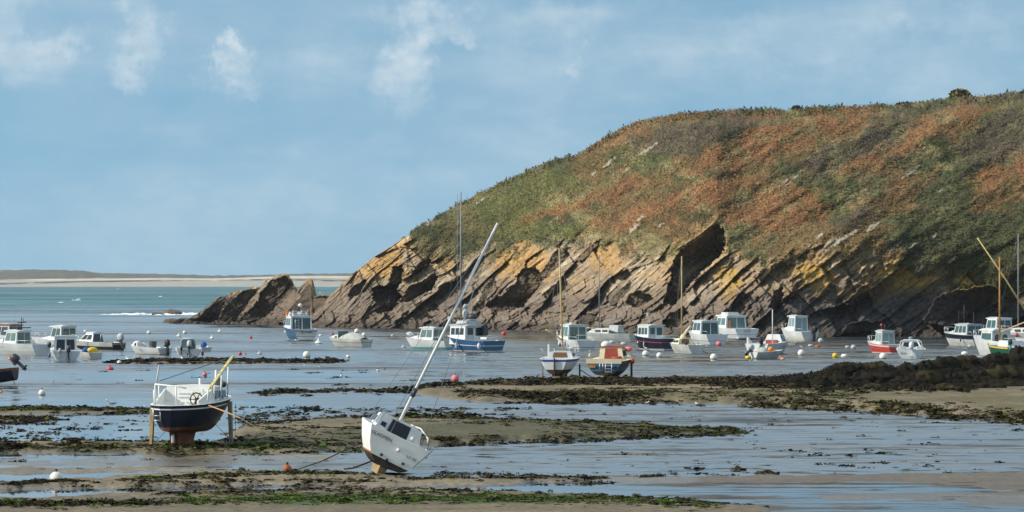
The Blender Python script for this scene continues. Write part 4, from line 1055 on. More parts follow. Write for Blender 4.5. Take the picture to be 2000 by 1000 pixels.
# ------------------------------------------------------------------ boat building
def hull(root, L, B, fs, fb, draft, bottom, top, stripe=None, stripe_z=(0.75, 0.9), gun=None, tw=0.9, p0=0.32, rake=0.5, cock=0.6, floor=None,
         transom=None, deckm=None, wl=0.06, wlm=None, canoe=False, bowp=2.4, tr_wl=True, line=None, line_mat=None):
    """lofted hull with gunwale, sunken cockpit aft and a decked bow; bow along +y, waterline at z = 0"""
    ns = 17
    stations = [i / (ns - 1) for i in range(ns)]
    gun = gun or top; deckm = deckm or WHITE
    mats = [bottom, top, stripe or top, gun, transom or top, wlm or top, line_mat or top]
    def bd(s):
        if s < 0.45:
            f = s / 0.45
            if canoe: return B / 2 * (tw + (1 - tw) * (1 - (1 - f) ** 2.3) ** 0.55)
            return B / 2 * (tw + (1 - tw) * (1 - (1 - f) ** 2))
        f = (s - 0.45) / 0.55
        return max(0.03, B / 2 * (1 - f ** bowp) ** 0.9)
    def zs(s): return fs + (fb - fs) * s ** 1.8
    def zk(s):
        z = -draft * (1 - 0.35 * (1 - s) ** 2 * (1.7 if canoe else 1))
        return z + (zs(s) * 0.35 + draft) * max(0, (s - 0.72) / 0.28) ** 2
    rows = []
    lv = [0.0, 0.25, 0.6, 1.0]
    for s in stations:
        k, h = zk(s), zs(s)
        zz = []
        w0 = max(k + 0.02, wl * 0 + 0.0)
        for f in lv: zz.append(k + (w0 - k) * f)
        w1 = w0 + wl * (1 if w0 <= 0.001 else 0.4)
        zz.append(w1)
        rem = h - w1
        if line: 
            zz += [w1 + rem * line[0], w1 + rem * line[1]]
        else: zz += [w1 + rem * 0.3, w1 + rem * 0.35]
        zz += [w1 + rem * stripe_z[0], w1 + rem * stripe_z[1], h]
        p = p0 + (0.95 - p0) * max(0, s - 0.25) ** 1.6 * 1.3
        ring = []
        for z in zz:
            t = (z - k) / max(1e-3, h - k)
            x = bd(s) * max(0, t) ** p
            y = -L / 2 + s * L + rake * s ** 5 * (t - 0.6) - (0.04 * L * (t - 0.3) if s < 0.05 and canoe else 0)
            ring.append((x, y, z))
        rows.append(ring)
    m = MB()
    nl = len(rows[0])
    mi = [0, 0, 0, 5, 1, 6, 1, 2, 1]
    for side in (1, -1):
        for a in range(ns - 1):
            for b in range(nl - 1):
                q = [rows[a][b], rows[a + 1][b], rows[a + 1][b + 1], rows[a][b + 1]]
                q = [(side * x, y, z) for x, y, z in q]
                if side < 0: q.reverse()
                m.face(q, mi[b], True)
    for b in range(nl - 1):
        x0, y0, z0 = rows[0][b]; x1, y1, z1 = rows[0][b + 1]
        mm = mi[b]
        if mm == 1 or (mm == 5 and not tr_wl): mm = 4
        m.face([(-x0, y0, z0), (x0, y0, z0), (x1, y1, z1), (-x1, y1, z1)], mm)
    # gunwale and cockpit well
    ins = 0.09
    fl = floor if floor is not None else fs - 0.45
    top_o = [r[-1] for r in rows]
    for side in (1, -1):
        for a in range(ns - 1):
            o0, o1 = top_o[a], top_o[a + 1]
            i0, i1 = (max(0, o0[0] - ins), o0[1] + (ins if a == 0 else 0), o0[2] + 0.01), (max(0, o1[0] - ins), o1[1], o1[2] + 0.01)
            q = [(side * p[0], p[1], p[2]) for p in (o0, o1, i1, i0)]
            if side < 0: q.reverse()
            m.face(q, 3)
    o0 = top_o[0]
    m.face([(-o0[0], o0[1], o0[2]), (o0[0], o0[1], o0[2]), (max(0, o0[0] - ins), o0[1] + ins, o0[2] + 0.01), (-max(0, o0[0] - ins), o0[1] + ins, o0[2] + 0.01)], 3)
    m.build('hull', mats, root)
    d = MB()
    def inner(a):
        x, y, z = top_o[a]
        return max(0.0, x - ins), y + (ins + (0.28 if canoe else 0) if a == 0 else 0), z + 0.01
    ic = int(round(cock * (ns - 1)))
    def fw(a):
        ring = rows[a]; xf = ring[-1][0]
        for (xa, _, za), (xb, _, zb_) in zip(ring, ring[1:]):
            if za <= fl <= zb_: xf = xa + (xb - xa) * (fl - za) / max(1e-6, zb_ - za)
        return max(0.0, min(inner(a)[0] - 0.08, xf - 0.05))
    for a in range(ns - 1):
        (x0, y0, z0), (x1, y1, z1) = inner(a), inner(a + 1)
        if a >= ic:
            d.face([(-x0, y0, z0), (x0, y0, z0), (x1, y1, z1 + 0.0), (-x1, y1, z1)])
        else:
            f0, f1 = fw(a), fw(a + 1)
            d.face([(-f0, y0, fl), (f0, y0, fl), (f1, y1, fl), (-f1, y1, fl)])
            for sd in (1, -1):
                q = [(sd * f0, y0, fl), (sd * x0, y0, z0), (sd * x1, y1, z1), (sd * f1, y1, fl)]
                d.face(q if sd > 0 else q[::-1])
    x, y, z = inner(0); f = fw(0)
    d.face([(-f, y, fl), (-x, y, z), (x, y, z), (f, y, fl)])
    if ic > 0:
        x, y, z = inner(ic); f = fw(ic)
        d.face([(-f, y, fl), (f, y, fl), (x, y, z), (-x, y, z)])
    d.build('deck', deckm, root)
    def sheer(yy):
        s = min(1, max(0, (yy + L / 2) / L)); return zs(s), bd(s)
    return sheer

def pane(parent, c4, u0, u1, v0, v1, m=GLASS, name='window', proud=0.012, frame=None):
    """a window of its own on a flat wall given by four corners (bottom-left, bottom-right, top-right, top-left)"""
    A, B_, C_, D_ = [Vector(p) for p in c4]
    n = (B_ - A).cross(D_ - A).normalized()
    def P(u, v, o): return (A * (1 - u) + B_ * u) * (1 - v) + (D_ * (1 - u) + C_ * u) * v + n * o
    b = MB()
    lo = [P(u0, v0, -0.01), P(u1, v0, -0.01), P(u1, v1, -0.01), P(u0, v1, -0.01)]
    hi = [P(u0, v0, proud), P(u1, v0, proud), P(u1, v1, proud), P(u0, v1, proud)]
    b.rings([lo, hi], 0, smooth=False)
    return b.build(name, m, parent)

def cabin(root, y0, y1, w0, w1, z0, h, fr=0.5, br=0.0, m=WHITE, nf=3, nsd=2, back=('glass',), roofm=None, over=(0.10, 0.30), name='cabin', glass=GLASS, vlo=0.42, vhi=0.92, roof_t=0.09, dz=0.0, roof=True, camber=0.06):
    """wheelhouse: y0 back, y1 front, w0/w1 widths at foot and roof; fr/br lean of front and back"""
    a, b = w0 / 2, w1 / 2
    bl = [(-a, y0, z0), (a, y0, z0), (a * 0.94, y1, z0 + dz), (-a * 0.94, y1, z0 + dz)]
    tl = [(-b, y0 + br, z0 + h), (b, y0 + br, z0 + h), (b * 0.94, y1 - fr, z0 + h), (-b * 0.94, y1 - fr, z0 + h)]
    c = MB()
    c.rings([bl, tl], 0, smooth=False)
    co = c.build(name, m, root)
    walls = {'back': (bl[0], bl[1], tl[1], tl[0]), 'right': (bl[1], bl[2], tl[2], tl[1]), 'front': (bl[2], bl[3], tl[3], tl[2]), 'left': (bl[3], bl[0], tl[0], tl[3])}
    for k in range(nf): pane(co, walls['front'], 0.06 + k * 0.9 / nf, 0.03 + (k + 1) * 0.9 / nf, vlo, vhi, glass)
    for w in ('left', 'right'):
        for k in range(nsd): pane(co, walls[w], 0.07 + k * 0.88 / nsd, 0.02 + (k + 1) * 0.88 / nsd, vlo, vhi, glass)
    if 'glass' in back:                                  # wide glazed back with sliding door
        pane(co, walls['back'], 0.08, 0.52, 0.10, 0.92, glass, 'door'); pane(co, walls['back'], 0.56, 0.93, 0.10, 0.92, glass)
    if 'pair' in back:
        pane(co, walls['back'], 0.10, 0.47, 0.28, 0.88, glass); pane(co, walls['back'], 0.54, 0.90, 0.28, 0.88, glass)
    if 'open' in back:                                   # open back: dark inside
        pane(co, walls['back'], 0.08, 0.92, 0.05, 0.93, GLASSD, 'opening')
    if 'door' in back:
        pane(co, walls['back'], 0.06, 0.48, 0.02, 0.94, GREYW, 'door', 0.02); pane(co, walls['back'], 0.12, 0.42, 0.52, 0.88, glass, 'window', 0.035); pane(co, walls['back'], 0.56, 0.94, 0.46, 0.9, glass)
    if 'arch' in back:
        for u in (0.14, 0.56):
            A, B_, C_, D_ = [Vector(p) for p in walls['back']]
            n = (B_ - A).cross(D_ - A).normalized()
            def P(u_, v_, o): return (A * (1 - u_) + B_ * u_) * (1 - v_) + (D_ * (1 - u_) + C_ * u_) * v_ + n * o
            prof = [(0, 0), (1, 0), (1, 0.7), (0.85, 0.9), (0.5, 1.0), (0.15, 0.9), (0, 0.7)]
            q = MB(); q.rings([[P(u + 0.28 * s_, 0.30 + 0.5 * t_, -0.01) for s_, t_ in prof], [P(u + 0.28 * s_, 0.30 + 0.5 * t_, 0.015) for s_, t_ in prof]], 0, smooth=False)
            q.build('window', glass, co)
    if roof:
        r = MB()
        rings = []
        for (yy, wdt) in ((y0 + br - over[0], b + 0.05), (y1 - fr + over[1], b * 0.94 + 0.04)):
            xs = [-wdt, -wdt * 0.6, 0, wdt * 0.6, wdt]
            zz = z0 + h
            rings.append([(x, yy, zz + camber * (1 - (x / wdt) ** 2) + roof_t) for x in xs] + [(x, yy, zz + 0.004) for x in reversed(xs)])
        r.rings(rings, 0, smooth=False)
        r.build('roof', roofm or m, root)
    return walls, co

def outboard(root, x, y, z, s=1.0, m=DARKG, tilt=0.0, legm=None, cap=None):
    o = MB()
    def T(p): 
        c_, s_ = math.cos(tilt), math.sin(tilt)
        px, py, pz = p
        return (x + s * px, y + s * (py * c_ - pz * s_), z + s * (py * s_ + pz * c_))
    def prism(z0, z1, wx, wy0, wy1, f=1.0, oy=0.0):
        def ring(zz, g): return [T((-wx * g, wy0 * g + oy, zz)), (T((wx * g, wy0 * g + oy, zz))), T((wx * g, wy1 * g + oy, zz)), T((-wx * g, wy1 * g + oy, zz))]
        o.rings([ring(z0, 1.0), ring(z1, f)], 0, smooth=False)
    prism(-0.75, 0.0, 0.07, -0.28, -0.08); prism(-0.62, -0.58, 0.16, -0.42, -0.05); prism(-0.05, 0.12, 0.13, -0.10, 0.10)
    ob = o.build('outboard_motor', legm or m, root)
    c = MB()
    rg = []
    for zz, g in ((0.0, 0.72), (0.06, 0.95), (0.30, 1.0), (0.46, 0.88), (0.54, 0.45)):
        rg.append([T((0.19 * g * math.cos(t), -0.22 + 0.30 * g * math.sin(t), zz)) for t in [2 * math.pi * k / 10 for k in range(10)]])
    c.rings(rg, 0); c.build('cowling', cap or m, ob)
    pr = MB()
    for k in range(3):
        a = k * 2.094
        pr.face([T((0, -0.44, -0.68)), T((0.13 * math.cos(a) - 0.04 * math.sin(a), -0.46, -0.68 + 0.13 * math.sin(a) + 0.04 * math.cos(a))), T((0.13 * math.cos(a) + 0.04 * math.sin(a), -0.43, -0.68 + 0.13 * math.sin(a) - 0.04 * math.cos(a)))])
    pr.build('propeller', ALU, ob)
    return ob

def rail(root, pts, r=0.02, m=ALU, posts=None, name='guard_rail'):
    t = MB(); t.tube(pts, r, 5)
    for p in posts or []: t.tube(p, r, 5)
    return t.build(name, m, root)

def pulpit(root, L, sheer, h=0.55, m=ALU, frac=0.28, rake=0.4):
    pts, posts = [], []
    for s in (-1, -0.6, -0.2, 0.2, 0.6, 1):
        y = L / 2 - L * frac * abs(s) ** 1.1
        z, b = sheer(y); x = (b - 0.05) * (1 if s > 0 else -1)
        yy = y + rake * 0.5 * (1 - abs(s))
        pts.append((x, yy, z + h)); posts.append([(x, yy, z), (x, yy, z + h)])
    rail(root, pts, 0.022, m, posts, 'pulpit')

def mast(root, x, y, z0, z1, r, m, name='mast', lean=(0, 0), stays=None, spread=None):
    t = MB(); t.tube([(x, y, z0), (x + lean[0] * 0.5, y + lean[1] * 0.5, (z0 + z1) / 2), (x + lean[0], y + lean[1], z1)], r, 8, r1=r * 0.7)
    o = t.build(name, m, root)
    if spread:
        q = MB(); zz = z0 + (z1 - z0) * spread[0]; q.tube([(x - spread[1], y, zz + 0.05), (x, y, zz), (x + spread[1], y, zz + 0.05)], 0.02, 5); q.build('spreader', m, o)
    for p in stays or []:
        q = MB(); q.tube([p, (x + lean[0], y + lean[1], z1 - 0.1)], 0.009, 4); q.build('stay', GREYSPAR, root)
    return o

def fender(root, p, r=0.10, l=0.45, m=WHITE):
    b = MB(); b.ball((p[0], p[1], p[2]), r, nu=8, nv=6, sz=l / 2 / r); b.tube([(p[0], p[1], p[2] + l * 0.45), (p[0], p[1], p[2] + l * 0.45 + 0.25)], 0.012, 4); return b.build('fender', m, root)

def antenna(root, p, h, m=GREYSPAR, r=0.012):
    b = MB(); b.tube([p, (p[0], p[1], p[2] + h)], r, 4); return b.build('antenna', m, root)

def dome(root, p, r, m=WHITE, name='radar_dome', pole=0.3):
    b = MB(); b.ball((p[0], p[1], p[2] + pole), r, sz=0.8, nu=12, nv=8); b.tube([p, (p[0], p[1], p[2] + pole)], 0.03, 6); return b.build(name, m, root)

def lettering(parent, text, pos, size, m, rot, name='lettering'):
    cu = bpy.data.curves.new('text', 'FONT'); cu.body = text; cu.size = size; cu.extrude = 0.004; cu.align_x = 'CENTER'; cu.align_y = 'CENTER'; cu.resolution_u = 3
    tmp = bpy.data.objects.new('tmp', cu); COL.objects.link(tmp)
    bpy.context.view_layer.update()
    me = bpy.data.meshes.new_from_object(tmp.evaluated_get(bpy.context.evaluated_depsgraph_get()))
    bpy.data.objects.remove(tmp)
    o = link(name, me, [], parent); me.materials.clear(); me.materials.append(m)
    o.location = pos; o.rotation_euler = rot
    return o

def boat(name, px, py, h, label, cat, roll=0.0, z=0.0, group='boats moored in the harbour', pitch=0.0):
    x, y = at(px, py, 0)
    o = empty(name, (x, y, z), R(h), R(roll), R(pitch))
    tag(o, label, cat, group)
    return o

def pilot_boat(px, py, h, label, L=6.0, B=2.4, top=WHITE, bottom=BILGE, fs=0.75, fb=1.15, cab=(-0.8, 1.3), ch=1.45, cz=None, back=('glass',), glass=GLASS, motor=None, motorx=0.0, stripe=None, transom=None,
               roofm=None, cabm=None, rails=True, nsd=2, nf=3, wl=0.06, wlm=None, extra=None, name='cabin_boat', cat='motor boat', gun=None, line=None, line_mat=None, cw=0.74, over=(0.15, 0.28), fr=0.55, br=0.0, letters=None, stripe_z=(0.75, 0.9)):
    r = boat(name, px, py, h, label, cat)
    cock = (cab[0] + L / 2) / L
    sh = hull(r, L, B, fs, fb, 0.4, bottom, top, stripe, stripe_z, gun=gun, cock=cock, transom=transom, wl=wl, wlm=wlm, line=line, line_mat=line_mat)
    fl = fs - 0.45
    z0 = fl
    hh = ch + 0.45
    walls, co = cabin(r, cab[0], cab[1], B * cw, B * (cw - 0.10), z0, hh, fr, br, cabm or WHITE, nf, nsd, back, roofm, over, glass=glass, vlo=0.48, vhi=0.93)
    # low trunk of the fore cabin
    f = MB()
    zb, bb = sh(cab[1]); ze, be = sh(cab[1] + L * 0.22)
    f.rings([[(-bb * 0.7, cab[1] - 0.05, zb - 0.02), (bb * 0.7, cab[1] - 0.05, zb - 0.02), (bb * 0.6, cab[1] - 0.05, zb + 0.35), (-bb * 0.6, cab[1] - 0.05, zb + 0.35)],
             [(-be * 0.5, cab[1] + L * 0.22, ze - 0.02), (be * 0.5, cab[1] + L * 0.22, ze - 0.02), (be * 0.4, cab[1] + L * 0.22, ze + 0.06), (-be * 0.4, cab[1] + L * 0.22, ze + 0.06)]], 0, smooth=False)
    f.build('fore_cabin', cabm or WHITE, r)
    if rails: pulpit(r, L, sh, 0.5)
    if motor: outboard(r, motorx, -L / 2 - 0.02, fs - 0.05, motor[0], motor[1], 0.0, cap=motor[2] if len(motor) > 2 else None)
    ar = random.Random(int(px * 7 + py))
    antenna(r, (ar.uniform(-0.5, 0.5), cab[0] + 0.4, z0 + hh), ar.uniform(0.5, 1.5))
    zt = z0 + hh + 0.16
    rail(r, [(-B * 0.24, cab[0] + 0.1, zt - 0.1), (-B * 0.24, cab[0] + 0.15, zt + 0.03), (-B * 0.23, cab[1] - fr - 0.1, zt + 0.03), (-B * 0.23, cab[1] - fr, zt - 0.1)], 0.018, name='roof_rail')
    rail(r, [(-B * 0.40, -L / 2 + 0.1, fs), (-B * 0.40, -L / 2 + 0.15, fs + 0.32), (-B * 0.44, cab[0] - 0.3, fs + 0.34), (-B * 0.44, cab[0] - 0.1, fs)], 0.02, name='stern_rail')
    if ar.random() < 0.6: fender(r, (-B * 0.52, ar.uniform(-L * 0.3, 0.3), fs * 0.55), 0.09, 0.42, ar.choice([WHITE, BLUEP, DARKG]))
    if letters:
        zl, bl = sh(L * 0.2)
        lettering(r, letters, (-(bl * 0.97), L * 0.12, zl * 0.66), 0.28, INKG, (R(84), 0, R(-94)))
    if extra: extra(r, sh, L, B)
    return r

def sail_hull(px, py, h, label, L, B, fs, fb, draft, bottom, top, roll=0.0, z=0.0, pitch=0.0, name='sailing_boat', cat='sailing boat', group='boats moored in the harbour', **kw):
    r = boat(name, px, py, h, label, cat, roll, z, group, pitch)
    sh = hull(r, L, B, fs, fb, draft, bottom, top, p0=kw.pop('p0', 0.45), **kw)
    return r, sh

def coach_roof(root, y0, y1, w, z0, h, m=WHITE, fr=0.6, name='cabin', side_panes=2, tm=0.85, camber=0.08):
    rg = []
    for (y, ww, hh) in ((y0, w, h), (y0 + (y1 - y0) * 0.55, w * 0.92, h * 0.95), (y1 - fr, w * 0.74, h * 0.75), (y1, w * 0.55, 0.02)):
        a = ww / 2
        rg.append([(-a, y, z0), (a, y, z0), (a * tm, y, z0 + hh), (a * tm * 0.5, y, z0 + hh + camber), (-a * tm * 0.5, y, z0 + hh + camber), (-a * tm, y, z0 + hh)])
    c = MB(); c.rings(rg, 0, smooth=False)
    co = c.build(name, m, root)
    a = w / 2
    for sd in (1, -1):
        for k in range(side_panes):
            ya, yb = y0 + 0.15 + k * (y1 - y0) * 0.3, y0 + 0.15 + k * (y1 - y0) * 0.3 + (y1 - y0) * 0.22
            x0, x1 = a * 0.985, a * (tm + 0.045)
            q = [(sd * x0, ya, z0 + h * 0.32), (sd * x0, yb, z0 + h * 0.32), (sd * x1 * 0.99, yb, z0 + h * 0.75), (sd * x1, ya, z0 + h * 0.75)]
            if sd < 0: q = [q[1], q[0], q[3], q[2]]
            pane(co, q, 0, 1, 0, 1, GLASSD, 'window', 0.015)
    return co

# ------------------------------------------------------------------ the boats afloat
# -- left group
def ex(r, sh, L, B):
    outboard(r, 0.85, -L / 2 - 0.1, 0.75, 0.7, DARKG, -0.9)
    antenna(r, (0.2, 0.2, 1.95), 0.5)
pilot_boat(28, 692.5, 52, 'white pilot boat with green tinted wheelhouse, at the left edge behind two orange buoys', 7.0, 2.6, fs=0.95, fb=1.3, cab=(-1.2, 0.7), ch=1.1, extra=ex, glass=GLASSG, letters='BR 712', over=(0.25, 0.35))
def ex(r, sh, L, B):
    b = MB(); b.box((0, -1.0, 2.0), (2.4, 0.12, 0.10)); b.tube([(0, -1.0, 1.5), (0, -1.0, 3.0)], 0.05, 6); b.tube([(-0.5, -1.0, 2.5), (0.6, -1.0, 2.55)], 0.06, 6); b.tube([(0.25, -1.0, 2.5), (0.25, -1.0, 2.95)], 0.03, 5)
    b.build('gantry', DARKG, r); antenna(r, (-0.7, 1.5, 2.0), 1.0)
pilot_boat(28, 680, 52, 'work boat with dark red-brown wheelhouse and mast gantry, mostly hidden behind the leftmost pilot boat', 8.0, 2.7, top=GREYW, cab=(-0.2, 2.4), ch=1.3, cabm=GREYW, roofm=TEAK, fs=0.9, fb=1.3, extra=ex, glass=GLASSD, rails=False)
pilot_boat(112, 682, 50, 'white boat with tall dark glazed cabin, half hidden behind the stern-on pilot boat at left', 7.0, 2.4, cab=(-1.6, 0.2), ch=1.3, fs=0.85, fb=1.15, glass=GLASS, over=(0.1, 0.5), cw=0.9)
def ex(r, sh, L, B):
    outboard(r, -0.55, -L / 2 - 0.02, 0.72, 0.6, GREYW)
    antenna(r, (0.1, 0.8, 1.95), 0.4); b = MB(); b.box((-0.3, 0.2, 1.98), (0.5, 0.3, 0.12)); b.build('roof_hatch', WHITE, r)
    rail(r, [(-1.1, -2.4, 0.75), (-1.15, -2.0, 1.15), (-1.15, -0.9, 1.2)], 0.025)
pilot_boat(127, 703, 10, 'white pilot boat seen from astern with two dark back windows and a black outboard', 6.0, 2.5, cab=(-1.1, 1.2), ch=1.1, fs=0.8, back=('pair',), glass=GLASSD, motor=(1.0, DARKG), motorx=0.15, extra=ex, cw=0.8, over=(0.05, 0.2))
r = boat('open_motor_boat', 186, 684, 55, 'white half-cabin boat with black stern and big grey outboard, right of the left cluster', 'motor boat')
sh = hull(r, 6.0, 2.3, 0.75, 1.05, 0.4, BLACK, OFFWHITE, cock=0.42, transom=BLACK, line=(0.0, 0.45), line_mat=BLACK)
cabin(r, -0.4, 1.6, 1.75, 1.2, 0.75, 0.85, 1.0, 0.1, WHITE, 3, 2, ('open',), None, (0.05, 0.05), glass=GLASSD, vlo=0.3, vhi=0.85)
outboard(r, 0.0, -3.0, 0.9, 1.25, GREYW, -0.25, DARKG); pulpit(r, 6.0, sh, 0.45); dome(r, (-0.3, 1.0, 1.6), 0.16, pole=0.2)
rail(r, [(-0.9, -1.5, 0.8), (-0.9, -1.5, 1.5), (0.9, -1.5, 1.5), (0.9, -1.5, 0.8)], 0.025)
r = boat('dinghy', 172, 699.5, 30, 'small pale dinghy heaped with yellow gear, tucked between two boats at left', 'dinghy')
sh = hull(r, 3.2, 1.4, 0.5, 0.65, 0.2, OFFWHITE, OFFWHITE, cock=0.8, floor=0.15)
b = MB(); b.ball((0, -1.0, 0.7), 0.32, sx=1.5, sz=0.8); b.ball((0.3, -1.15, 0.5), 0.2); b.build('oilskin_heap', YELLOW, r)
b = MB(); b.ball((-0.35, -0.5, 0.65), 0.3, sx=1.3); b.build('net_heap', BLUEP, r); fender(r, (0.75, -0.9, 0.2), 0.12, 0.4, WHITE); antenna(r, (-0.1, -0.2, 0.5), 0.9, TIMBER, 0.04)
# -- open boats in the middle left
r = boat('open_motor_boat', 290, 692, 46, 'small white open boat with black outboard and steering console, left of the stern-on runabout', 'motor boat')
sh = hull(r, 4.6, 1.9, 0.6, 0.85, 0.3, BILGE, WHITE, cock=0.65, transom=OFFWHITE, wlm=OCHRE)
coach_roof(r, 0.9, 2.0, 1.2, 0.62, 0.5, WHITE, 0.3, 'cuddy', 1); outboard(r, 0.1, -2.3, 0.75, 1.05, BLACK, -0.15)
b = MB(); b.box((0.1, -0.5, 0.75), (0.5, 0.4, 0.8)); b.build('console', DARKG, r); antenna(r, (0.0, -0.5, 1.1), 0.5)
rail(r, [(-0.8, -1.5, 0.65), (-0.85, -0.2, 1.05), (-0.7, 1.0, 1.05)], 0.02); lettering(r, 'D 522', (-0.87, 0.1, 0.42), 0.2, INKG, (R(82), 0, R(-93)))
r = boat('runabout', 368, 698, 6, 'white runabout seen from astern with a rounded windscreen frame and tilted grey outboard', 'motor boat')
sh = hull(r, 5.0, 2.25, 0.75, 0.95, 0.35, BILGE, WHITE, cock=0.62)
outboard(r, 0.05, -2.5, 0.85, 1.1, GREYW, -0.35, DARKG); outboard(r, -0.62, -2.5, 0.7, 0.55, BLACK)
b = MB(); b.tube([(-0.62, 0.2, 0.75), (-0.62, 0.1, 1.45), (-0.45, 0.1, 1.62), (0.45, 0.1, 1.62), (0.62, 0.1, 1.45), (0.62, 0.2, 0.75)], 0.05, 6); b.build('arch', WHITE, r)
b = MB(); b.face([(-0.6, 0.25, 0.8), (0.6, 0.25, 0.8), (0.55, 0.15, 1.55), (-0.55, 0.15, 1.55)]); b.face([(-0.6, 0.27, 0.8), (-0.55, 0.17, 1.55), (0.55, 0.17, 1.55), (0.6, 0.27, 0.8)]); b.build('windscreen', CLEAR, r)
b = MB(); b.box((0.35, -0.5, 0.8), (0.5, 0.4, 0.75)); b.ball((0.3, -0.5, 1.3), 0.13); b.build('console', DARKG, r); fender(r, (1.2, -0.8, 0.35), 0.12, 0.45, REDB)
r = boat('dinghy', 397, 686, 20, 'tiny grey tender with red and blue gear, peeping out right of the stern-on runabout', 'dinghy')
sh = hull(r, 2.4, 1.2, 0.4, 0.55, 0.15, GREYW, GREYW, cock=0.8, floor=0.1); b = MB(); b.ball((0, -0.2, 0.6), 0.3); b.build('gear_bag', BLUEP, r)
# -- flybridge cruiser below the rock fins
r = boat('flybridge_cruiser', 582, 664, 16, 'flybridge cruiser with blue sides and tall glazed cabin, moored below the rock fins', 'motor cruiser')
sh = hull(r, 8.2, 3.0, 1.25, 1.75, 0.5, BILGE, STEEL, STRIPE, (0.80, 0.86), cock=0.3, transom=OFFWHITE, gun=WHITE, wlm=OFFWHITE)
w, co = cabin(r, -1.7, 1.8, 2.5, 2.3, 0.85, 1.75, 0.8, 0.0, WHITE, 3, 2, ('glass',), None, (0.2, 0.2), glass=GLASS, vlo=0.45, vhi=0.9)
f = MB(); f.rings([[(-1.0, 1.75, 1.45), (1.0, 1.75, 1.45), (0.8, 1.75, 1.95), (-0.8, 1.75, 1.95)], [(-0.4, 3.4, 1.65), (0.4, 3.4, 1.65), (0.3, 3.4, 1.72), (-0.3, 3.4, 1.72)]], 0, smooth=False); f.build('fore_cabin', WHITE, r)
f = MB(); f.rings([[(-1.1, 1.0, 2.65), (1.1, 1.0, 2.65), (0.95, 0.55, 3.15), (-0.95, 0.55, 3.15)], [(-1.1, -0.3, 2.65), (1.1, -0.3, 2.65), (1.0, -0.3, 2.95), (-1.0, -0.3, 2.95)]], 0, smooth=False); f.build('flybridge_coaming', WHITE, r)
for x in (-0.5, 0.45):
    b = MB(); b.box((x, -0.6, 3.0), (0.55, 0.3, 0.55), taper=0.85, bev=0.08); b.build('helm_seat', GREYW, r)
b = MB(); b.tube([(-1.05, -1.2, 2.65), (-1.0, -1.2, 3.55), (-0.8, -1.2, 3.72), (0.8, -1.2, 3.72), (1.0, -1.2, 3.55), (1.05, -1.2, 2.65)], 0.045, 6); b.tube([(-1.1, -1.2, 3.1), (1.1, -1.2, 3.1)], 0.03, 6); b.build('radar_arch', DARKG, r)
dome(r, (0.0, -1.2, 3.72), 0.26, pole=0.15); antenna(r, (0.7, -1.2, 3.7), 2.0); b = MB(); b.box((-1.1, 0.4, 2.95), (0.35, 0.35, 0.45)); b.build('life_jacket_box', ORANGE, r)
b = MB()
for k in range(5): b.box((-0.5, -1.78, 1.0 + k * 0.3), (0.4, 0.04, 0.04))
b.tube([(-0.7, -1.78, 0.85), (-0.7, -1.78, 2.6)], 0.025, 5); b.tube([(-0.3, -1.78, 0.85), (-0.3, -1.78, 2.6)], 0.025, 5); b.build('ladder', ALU, r)
pulpit(r, 8.2, sh, 0.6); b = MB(); b.box((0, -4.35, 0.12), (2.5, 0.6, 0.08)); b.build('swim_platform', WHITE, r); lettering(r, 'SKY DREAM', (0.1, -4.13, 0.9), 0.24, INK, (R(90), 0, 0))
r = boat('open_motor_boat', 681, 677, 50, 'open boat under a grey tarpaulin with a small windscreen, right of the flybridge cruiser', 'motor boat')
sh = hull(r, 4.9, 2.1, 0.75, 0.95, 0.35, BILGE, OFFWHITE, cock=0.62, line=(0.5, 0.56), line_mat=DARKG)
b = MB(); rg = []
for y, hh in ((-2.2, 0.85), (-1.4, 1.2), (-0.4, 1.35), (0.6, 1.05)): rg.append([(-0.95, y, 0.7), (-0.5, y, hh), (0.1, y, hh + 0.12), (0.6, y, hh - 0.12), (0.95, y, 0.7)])
b.rings(rg, 0, smooth=True, closed=False); b.build('tarpaulin', TARP, r)
b = MB(); b.box((0, 0.75, 1.25), (1.5, 0.05, 0.6)); b.build('windscreen', GLASSG, r); coach_roof(r, 0.9, 2.2, 1.3, 0.78, 0.35, OFFWHITE, 0.3, 'cuddy', 1); fender(r, (0.75, -2.0, 0.25), 0.16, 0.5, YELLOW)
b = MB(); b.tube([(-0.2, -0.9, 1.3), (0.5, -1.9, 0.9)], 0.07, 6); b.build('oar', WHITE, r)
# -- pilot boat and blue fishing boat in the centre
def ex(r, sh, L, B):
    antenna(r, (-0.3, 0.5, 1.9), 1.1); antenna(r, (0.3, 0.2, 1.9), 0.5); antenna(r, (0.5, 0.2, 1.9), 0.5); dome(r, (0, 2.5, 1.0), 0.27, WHITE, 'ball_fender', 0.45)
pilot_boat(838, 682, 50, 'white pilot boat with pale green windows and turquoise waterline, left of the blue fishing boat', 5.6, 2.3, cab=(-1.2, 0.9), ch=1.15, fs=0.85, fb=1.15, wl=0.22, wlm=TURQ, glass=GLASSG, extra=ex, gun=DARKG)
r = boat('fishing_boat', 921, 686, 40, 'blue fishing boat with white wheelhouse and very tall mast, behind the heeled mast', 'fishing boat')
sh = hull(r, 6.6, 3.0, 1.02, 1.45, 0.6, BILGE, BLUE, cock=0.42, gun=WHITE, transom=STEEL, wl=0.10, wlm=OFFWHITE, line=(0.45, 0.52), line_mat=WHITE)
w, co = cabin(r, -0.4, 2.0, 2.3, 2.15, 0.65, 1.72, 0.12, 0.0, WHITE, 3, 3, ('door',), GREYW, (0.35, 0.2), glass=GLASSD, vlo=0.52, vhi=0.88, camber=0.1)
b = MB(); b.box((0, 0.6, 2.72), (1.9, 1.6, 0.28), taper=0.85, bev=0.2); b.build('roof_trunk', GREYW, r)
